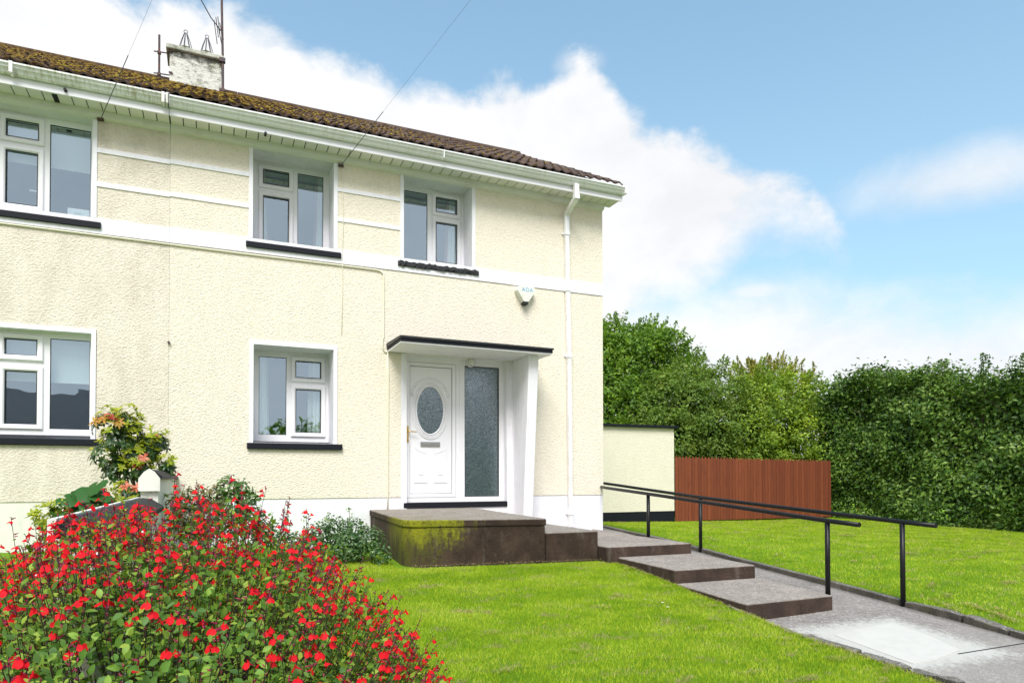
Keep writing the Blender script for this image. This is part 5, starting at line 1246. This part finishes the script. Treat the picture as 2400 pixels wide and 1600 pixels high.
bg_ = bud_geo(); joined([(b_[0]+b_[1]*.004, frame_of(b_[1], (0, 0, 1)), b_[2]*1.1) for b_ in buds], [bg_], 'buds', sal, [M['calyx']])
pw = [flow[int(len(flow)*x)] for x in np.linspace(.05, .95, 34)]
k_ = MB()
for f_ in pw: p = Vector(f_[0])+Vector((rnd.uniform(-.02, .02), rnd.uniform(-.02, .02), rnd.uniform(0, .02))); k_.tube([p, p+Vector((rnd.uniform(-.015, .015), rnd.uniform(-.01, .01), rnd.uniform(-.006, .015)))], .0022, 5, True, .0035)
build(k_, 'faded_petals', M['whitepetal'], sal)['kind'] = 'stuff'

# ================================================================== shrubs by the houses
def rosette_leaf(L, W_, mt, curl=.35):
    k_ = MB(); vs = []; P = [(0, .02), (.25, .10), (.55, .15), (.8, .10), (1, 0)]
    for (u, w_) in P:
        z = .1*u-curl*u*u; vs += [(u*L, 0, z*L), (u*L, w_*W_, z*L+.03*L), (u*L, -w_*W_, z*L+.03*L)]
    fs = []
    for i in range(4): fs += [(i*3, i*3+3, i*3+4, i*3+1), (i*3, i*3+2, i*3+5, i*3+3)]
    return vs, fs
def rosettes(items, parent, name, material, L=.075, W_=.09, k=9):
    """items: (pos, axis, scale, curl)"""
    kb = MB()
    for (p, ax, sc, curl) in items:
        ax = Vector(ax).normalized(); e1 = ax.orthogonal().normalized(); e2 = ax.cross(e1)
        for j in range(k):
            a = 2*pi*j/k+rnd.uniform(-.3, .3); el_ = rnd.uniform(-.1, .7); d_ = (e1*cos(a)+e2*sin(a))*cos(el_)+ax*sin(el_); R_ = frame_of(d_, ax)
            vs, fs = rosette_leaf(L*sc*rnd.uniform(.75, 1.2), W_*sc, material, curl); kb.add([Vector(p)+R_@Vector(v) for v in vs], fs)
    return build(kb, name, material, parent, smooth=True)
PM = dict(dark=leafy([(0, (.015, .040, .010)), (.6, (.035, .085, .020)), (1, (.09, .15, .03))], .15, .3, .5), lime=leafy([(0, (.20, .28, .02)), (.6, (.38, .44, .03)), (1, (.55, .52, .06))], .35, .4, .4),
          gold=leafy([(0, (.45, .24, .04)), (.6, (.58, .36, .06)), (1, (.62, .20, .10))], .35, .4, .4), coral=leafy([(0, (.60, .13, .08)), (1, (.68, .28, .16))], .35, .4, .4), red=leafy([(0, (.45, .03, .04)), (1, (.5, .08, .07))], .3, .4, .4))
pi_ = thing('pieris_shrub', 'open branched evergreen shrub with yellow and coral new leaves against the wall', 'shrub', (-.72, -1.2, .75))
def blobpts(c, r, n_, flat=.8):
    out = []
    for _ in range(n_):
        d_ = Vector((rnd.gauss(0, 1), rnd.gauss(0, .8), rnd.gauss(0, 1)*flat)).normalized(); out.append((Vector(c)+d_*r*rnd.uniform(.55, 1.0), d_))
    return out
clumps = [((-1.0, -1.2, 2.17), .17), ((-.84, -1.2, 2.20), .15), ((-.92, -1.25, 2.0), .16), ((-1.02, -1.2, 1.82), .16), ((-.93, -1.2, 1.68), .15), ((-.78, -1.2, 1.85), .12), ((-.56, -1.2, 1.98), .13), ((-.63, -1.2, 1.88), .10), ((-.45, -1.25, 1.72), .09), ((-.70, -1.25, 1.68), .10), ((-.80, -1.2, 2.08), .13)]
dk, lm = [], []
for c, r in clumps:
    for p, d_ in blobpts(c, r, 26): dk.append((p, d_+Vector((0, -.2, .3)), rnd.uniform(.7, 1.0), .55))
    for p, d_ in blobpts((c[0], c[1]-.03, c[2]+.06), r*1.08, 20): 
        if d_.z > -.2: lm.append((p, d_+Vector((0, -.3, .9)), rnd.uniform(.8, 1.1), .15))
rosettes(dk, pi_, 'foliage', PM['dark'], .075, .10, 7)['kind'] = 'stuff'
rosettes(lm, pi_, 'new_leaves', PM['lime'], .07, .08, 8)['kind'] = 'stuff'
rosettes([((-1.12, -1.32, 2.20), (-.5, -.6, .6), 1.1, .5), ((-1.04, -1.34, 2.23), (-.2, -.6, .8), 1.0, .5), ((-.90, -1.36, 2.20), (.2, -.8, .5), 1.0, .5)], pi_, 'golden_leaves', PM['gold'], .075, .075, 13)
rosettes([((-.66, -1.36, 1.83), (.1, -.8, .5), 1.0, .6), ((-1.0, -1.36, 2.28), (0, -.5, .8), .7, .5), ((-.55, -1.36, 2.07), (0, -.5, .8), .6, .3)], pi_, 'coral_leaves', PM['coral'], .062, .06, 13)
rosettes([((-.72, -1.34, 1.74), (.1, -.8, .5), .8, .3), ((-.95, -1.36, 2.24), (0, -.6, .6), .7, .3)], pi_, 'red_leaves', PM['red'], .07, .12, 9)
k_ = MB()
for c, r in clumps: k_.tube([(-.74+rnd.uniform(-.03, .03), -1.2, .6), (-.74+(c[0]+.74)*.25, -1.2, 1.4), (c[0]*.6-.74*.4, -1.2, (c[2]+1.4)/2), c], .012, 6, True, .005)
build(k_, 'branches', M['bark'], pi_)
lo_ = thing('pieris_shrub', 'low yellow green spreading shrub in front of the pale plinth at far left', 'shrub', (-1.0, -2.8, .7))
it = []
for c, r in [((-1.27, -2.9, 1.30), .11), ((-1.13, -2.9, 1.37), .11), ((-1.22, -2.8, 1.24), .12), ((-1.05, -2.8, 1.30), .12), ((-.82, -2.9, 1.44), .09), ((-1.15, -2.85, 1.12), .14), ((-.95, -2.8, 1.15), .14), ((-.80, -2.8, 1.33), .10), ((-.68, -2.6, 1.36), .12), ((-.78, -2.2, 1.50), .08)]:
    for p, d_ in blobpts(c, r, 22): it.append((p, d_+Vector((0, -.3, .8)), rnd.uniform(.7, 1.0), .15))
rosettes(it, lo_, 'foliage', PM['lime'], .055, .07, 7)['kind'] = 'stuff'
it = []
for c, r in [((-1.15, -2.7, 1.0), .2), ((-.9, -2.7, 1.05), .2), ((-.7, -2.5, 1.2), .15), ((-.68, -2.3, 1.42), .10)]:
    for p, d_ in blobpts(c, r, 26): it.append((p, d_, rnd.uniform(.8, 1.1), .4))
rosettes(it, lo_, 'old_foliage', PM['dark'], .06, .09, 7)['kind'] = 'stuff'
rosettes([((-.62, -2.6, 1.52), (0, -.5, .8), 1.1, .3), ((-.70, -2.6, 1.53), (0, -.5, .8), 1.1, .3), ((-.55, -2.6, 1.50), (0, -.5, .8), 1.0, .3)], lo_, 'coral_leaves', PM['coral'], .055, .06, 13)
k_ = MB(); 
for (x, z) in ((-1.2, 1.1), (-1.0, 1.15), (-.8, 1.2), (-.65, 1.4)): k_.tube([(-.95, -2.7, .5), (x, -2.75, z)], .008, 5)
build(k_, 'branches', M['bark'], lo_)
bl = thing('anemone_plant', 'plant with large lobed mid green leaves beside the low boundary wall', 'plant', (-.9, -2.9, .7))
def lobed(sc):
    out = []; n_ = 30
    for i in range(n_):
        a = -pi*.92+2*pi*.92*i/(n_-1); rr = .62+.30*abs(cos(a*1.5))**.8+.05*cos(a*13); out.append((rr*cos(a)*sc, rr*sin(a)*sc, -.18*rr*rr*sc+.04*sc*cos(a*3)))
    return [(-.12*sc, 0, .02*sc)]+out, [(0, i+1, i+2) for i in range(n_-1)]
bmt = leafy([(0, (.015, .07, .012)), (1, (.045, .15, .025))], .25, .5, .3)
stm = MB()
for i in range(40):
    x = -.93+rnd.gauss(0, .10); z = 1.36+rnd.gauss(0, .09)-abs(x+.93)*.5; y = -2.95+rnd.uniform(-.15, .1); vs, fs = lobed(rnd.uniform(.075, .12)); k_ = MB(); k_.add(vs, fs); me, _ = k_.mesh('leaf', (0, 0, 0), True, bmt)
    o_ = share(me, 'leaf', (x, y, z), bl); R_ = frame_of((rnd.gauss(0, .8), -.6, -.6), (rnd.gauss(0, .6), -.5, 1)); o_.rotation_euler = R_.to_euler(); stm.tube([(-.92, -2.9, .6), ((x-.92)/2, -2.85, (z+.7)/2), (x, y, z)], .004, 5)
build(stm, 'stems', M['twig'], bl)
# photinia and green shrubs between the boundary wall and the window
def bushy(name, label, cat, base, blobs, n_, size, material, asp=.5):
    t = thing(name, label, cat, base); B = np.array(blobs, float); w = B[:, 3]**3; w /= w.sum(); bi = rng.choice(len(B), n_, p=w); dd = unit(rng.normal(size=(n_, 3))); C = B[bi, :3]+dd*(B[bi, 3]*rng.uniform(.5, 1.05, n_))[:, None]
    N = unit(dd+np.array([0, -.4, .8])+rng.normal(0, .5, (n_, 3))); V, F = leaf_cards(C, N, size*rng.uniform(.6, 1.3, n_), asp, .12); npmesh('foliage', V, F, material, t, 'stuff')
    k_ = MB()
    for b_ in blobs:
        for _ in range(3): k_.tube([base, ((base[0]+b_[0])/2, b_[1], (base[2]+b_[2])/2), (b_[0]+rnd.uniform(-.5, .5)*b_[3], b_[1], b_[2]+rnd.uniform(.3, .9)*b_[3])], .006, 5, True, .003)
    build(k_, 'stems', M['bark'], t); return t
bushy('photinia_shrub', 'low shrub with bronze green leaves behind the scarlet bush', 'shrub', (-.1, -2.6, .6), [(-.27, -2.6, 1.38, .13), (-.12, -2.6, 1.42, .13), (.02, -2.6, 1.42, .12), (-.2, -2.7, 1.2, .2), (.0, -2.7, 1.2, .2)], 1500, .05, leafy([(0, (.04, .07, .015)), (.5, (.11, .13, .025)), (1, (.24, .13, .04))], .3, .35, .5))
bushy('laurel_shrub', 'small bright green shrub at the left foot of the lower middle window', 'shrub', (.3, -1.7, .65), [(.17, -1.7, 1.52, .13), (.30, -1.7, 1.50, .12), (.37, -1.7, 1.38, .14), (.2, -1.7, 1.3, .2), (.35, -1.75, 1.15, .2), (.55, -1.8, 1.0, .16)], 1300, .065, leafy([(0, (.03, .09, .015)), (.6, (.07, .17, .03)), (1, (.15, .26, .05))], .3, .35, .5))
cv = bushy('euonymus_shrub', 'low rounded leafy shrub between the scarlet bush and the doorstep', 'shrub', (1.45, -1.7, .65), [(1.12, -1.7, .98, .15), (1.3, -1.6, 1.0, .18), (1.5, -1.75, .98, .19), (1.65, -1.9, .9, .18), (1.4, -1.9, .82, .22), (1.72, -2.15, .76, .13), (1.0, -1.8, .8, .2), (.8, -1.8, .85, .2)], 5200, .036, leafy([(0, (.02, .06, .015)), (.5, (.055, .13, .03)), (1, (.16, .26, .09))], .25, .35, .45), .7)
# tall sprigs
k_ = MB(); C_, N_l, S_l = [], [], []
for (x, y, z0, z1) in ((1.45, -1.7, 1.0, 1.27), (1.22, -1.7, 1.0, 1.22), (.72, -2.2, 1.1, 1.36), (.95, -1.9, 1.0, 1.2)):
    k_.tube([(x, y, z0-.3), (x+.01, y, z1)], .003, 4)
    for j in range(26): C_.append((x+rnd.gauss(0, .02), y+rnd.gauss(0, .02), z0+(z1-z0)*rnd.random())); N_l.append((rnd.gauss(0, 1), -1, rnd.gauss(0, 1))); S_l.append(.03)
V, F = leaf_cards(np.array(C_), unit(np.array(N_l)), np.array(S_l)); npmesh('sprigs', V, F, LMs, cv, 'stuff'); build(k_, 'sprig_stems', M['bark'], cv)['kind'] = 'stuff'

# daisies and buttercups
def daisy_mesh(cent, pet, r):
    k_ = MB(); n_ = 10; vs = [(0, 0, .004)]+[(r*cos(2*pi*i/n_)*(1 if i % 2 else .8), r*sin(2*pi*i/n_)*(1 if i % 2 else .8), .001) for i in range(n_)]; k_.add(vs, [(0, i+1, (i+1) % n_+1) for i in range(n_)])
    a_ = k_.mesh('petals', (0, 0, 0), False, pet)[0]; k2 = MB(); k2.ico((0, 0, .004), r*.32, (1, 1, .6)); return a_, k2.mesh('flower_centre', (0, 0, 0), False, cent)[0]
mw, my_ = mat('daisy_petal', (.85, .85, .85), .6), mat('yellow_petal', (.85, .55, .02), .6)
DA = daisy_mesh(my_, mw, .014); BU = daisy_mesh(my_, my_, .012)
def plantf(kindm, name, label, cat, x, y, hf, grp, sc=1.0):
    z = float(hf(np.array([x]), np.array([y]))[0])+.034; t = thing(name, label, cat, (x, y, z-.04), grp)
    for me in kindm: share(me, me.name.split('.')[0], (x, y, z), t, (rnd.uniform(-.5, .2)-.25, rnd.uniform(-.3, .3), 0), (sc,)*3)
    k_ = MB(); k_.tube([(x, y, z-.04), (x, y, z)], .001, 4); build(k_, 'stem', M['grass'], t)
def many(kindm, name, cat, hf, grp, sc, items):
    for x, y, label in items: plantf(kindm, name, label, cat, x, y, hf, grp, sc)
many(DA, 'daisy', 'daisy', left_h, 'daisies clustered on the front lawn', 1.0, [(3.663, -4.373, 'white daisy at the left end of the cluster on the front lawn'), (3.723, -4.487, 'white daisy in the middle of the cluster on the front lawn, farthest back'), (3.652, -4.604, 'white daisy in the middle of the cluster on the front lawn, nearest the viewer'),
  (3.765, -4.50, 'small white daisy just right of the middle of the cluster on the front lawn'), (3.775, -4.57, 'white daisy at the right end of the cluster on the front lawn, the upper one'), (3.71, -4.65, 'white daisy at the right end of the cluster on the front lawn, the lower one')])
many(DA, 'daisy', 'daisy', left_h, 'daisies at the foot of the doorstep', .9, [(2.23, -2.56, 'white daisy by the mossy left corner of the doorstep'), (2.332, -2.58, 'white daisy just right of the mossy corner of the doorstep'), (3.06, -2.56, 'white daisy against the middle of the doorstep front'), (2.40, -2.85, 'white daisy in the grass in front of the doorstep, left of a pair'), (2.49, -2.90, 'white daisy in the grass in front of the doorstep, right of a pair')])
many(DA, 'daisy', 'daisy', left_h, 'daisies near the left kerb', .7, [(4.28, -5.2, 'small white daisy beside the kerb stones below the lowest step'), (4.05, -5.5, 'small white daisy between the front lawn and the pale path patch'), (4.1, -4.9, 'small white daisy left of the lowest step corner'), (3.5, -5.2, 'lone white daisy below the daisy cluster on the front lawn'), (4.38, -3.35, 'white daisy at the grass edge beside the middle step')])
many(DA, 'daisy', 'daisy', right_h, 'daisies past the handrails', 1.1, [(7.066, -2.462, 'white daisy at the back left of the cluster on the lawn past the handrails'), (6.96, -2.632, 'white daisy at the left of the cluster on the lawn past the handrails'), (6.97, -2.70, 'white daisy at the front left of the cluster on the lawn past the handrails'), (7.311, -2.405, 'white daisy at the back right of the cluster on the lawn past the handrails'), (7.085, -2.689, 'white daisy at the front middle of the cluster past the handrails'), (7.174, -2.456, 'white daisy in the middle of the cluster on the lawn past the handrails'), (7.4, -2.6, 'white daisy at the right end of the cluster past the handrails')])
many(BU, 'buttercup', 'buttercup', left_h, 'buttercups on the front lawn', 1.0, [(4.01, -4.153, 'yellow buttercup nearest the garden steps'), (3.80, -4.45, 'yellow buttercup just above the daisy cluster'), (2.585, -4.388, 'small yellow buttercup in the middle of the front lawn, the farther of two'), (2.416, -4.799, 'yellow buttercup in the middle of the front lawn, the nearer of two'), (1.895, -4.53, 'yellow buttercup close to the scarlet bush')])
many(BU, 'buttercup', 'buttercup', right_h, 'buttercups past the handrails', 1.3, [(8.9, -1.2, 'yellow buttercup on the far lawn in front of the fence'), (8.2, -.4, 'yellow buttercup behind the upper handrail posts'), (7.6, .3, 'yellow buttercup close to the upper kerb by the house corner'), (9.6, -3.0, 'yellow buttercup on the lawn behind the nearest handrail post'), (12.5, -1.0, 'yellow buttercup out on the lawn nearest the hedge')])

# ================================================================== across the road (seen mirrored in the windows)
oh = thing('house', 'plain house with dark roof across the road, mirrored in the left windows', 'house', (-9, -32, -1.2))
k_ = MB(); k_.box(-15, -5.5, -38, -31, -1.2, 3.3); build(k_, 'wall', M['palecream'], oh)
k_ = MB(); k_.px([(-30.6, 3.2), (-34.5, 6.4), (-38.4, 3.2)], -15.3, -5.2); build(k_, 'roof', mat('slate_roof', (.06, .06, .065), .7, fn=lambda q, p, o: bump(q, p, q.noise(q.mapv(q.pos(), (1, 3, 3)), 8, 3, .6), .6, .03)), oh)
for x in (-13, -10, -7.2):
    k_ = MB(); k_.box(x-.6, x+.6, -30.99, -30.93, -.2, 1.2); wi = build(k_, 'window', M['upvc'], oh); k_ = MB(); k_.box(x-.5, x+.5, -30.93, -30.92, -.1, 1.1); build(k_, 'pane', M['gasket'], wi)
for i, (x, y, z, r) in enumerate(((0, -31, 2.3, 2.7), (4.5, -30, 2.2, 2.6), (9.5, -33, 2.6, 3.0), (-20, -33, 2.5, 3.2), (27.5, -32, 1.8, 2.6))):
    tree('broadleaf_tree', ['rounded tree across the road, just right of the far house', 'low tree across the road, second right of the far house', 'larger tree across the road behind the utility pole', 'tree across the road left of the far house', 'tree across the road at the far right end'][i], 'tree',
         [(x, y, z, r), (x+r*.6, y, z-.4, r*.7), (x-r*.6, y, z-.3, r*.75), (x, y, z+r*.5, r*.6)], 3500, .30, LM['beech'], (x, y, -1.2), [(x, y)], clump=.7)

oh = thing('house', 'second plain house with dark roof across the road, mirrored in the door sidelight', 'house', (17, -32, -1.2))
k_ = MB(); k_.box(12.5, 23, -38, -31, -1.2, 3.0); build(k_, 'wall', M['palecream'], oh)
k_ = MB(); k_.px([(-30.6, 2.9), (-34.5, 6.1), (-38.4, 2.9)], 12.2, 23.3); build(k_, 'roof', bpy.data.materials['slate_roof'], oh)
for x in (14.5, 17.5, 20.8):
    k_ = MB(); k_.box(x-.6, x+.6, -30.99, -30.93, -.2, 1.2); wi = build(k_, 'window', M['upvc'], oh); k_ = MB(); k_.box(x-.5, x+.5, -30.93, -30.92, -.1, 1.1); build(k_, 'pane', M['gasket'], wi)
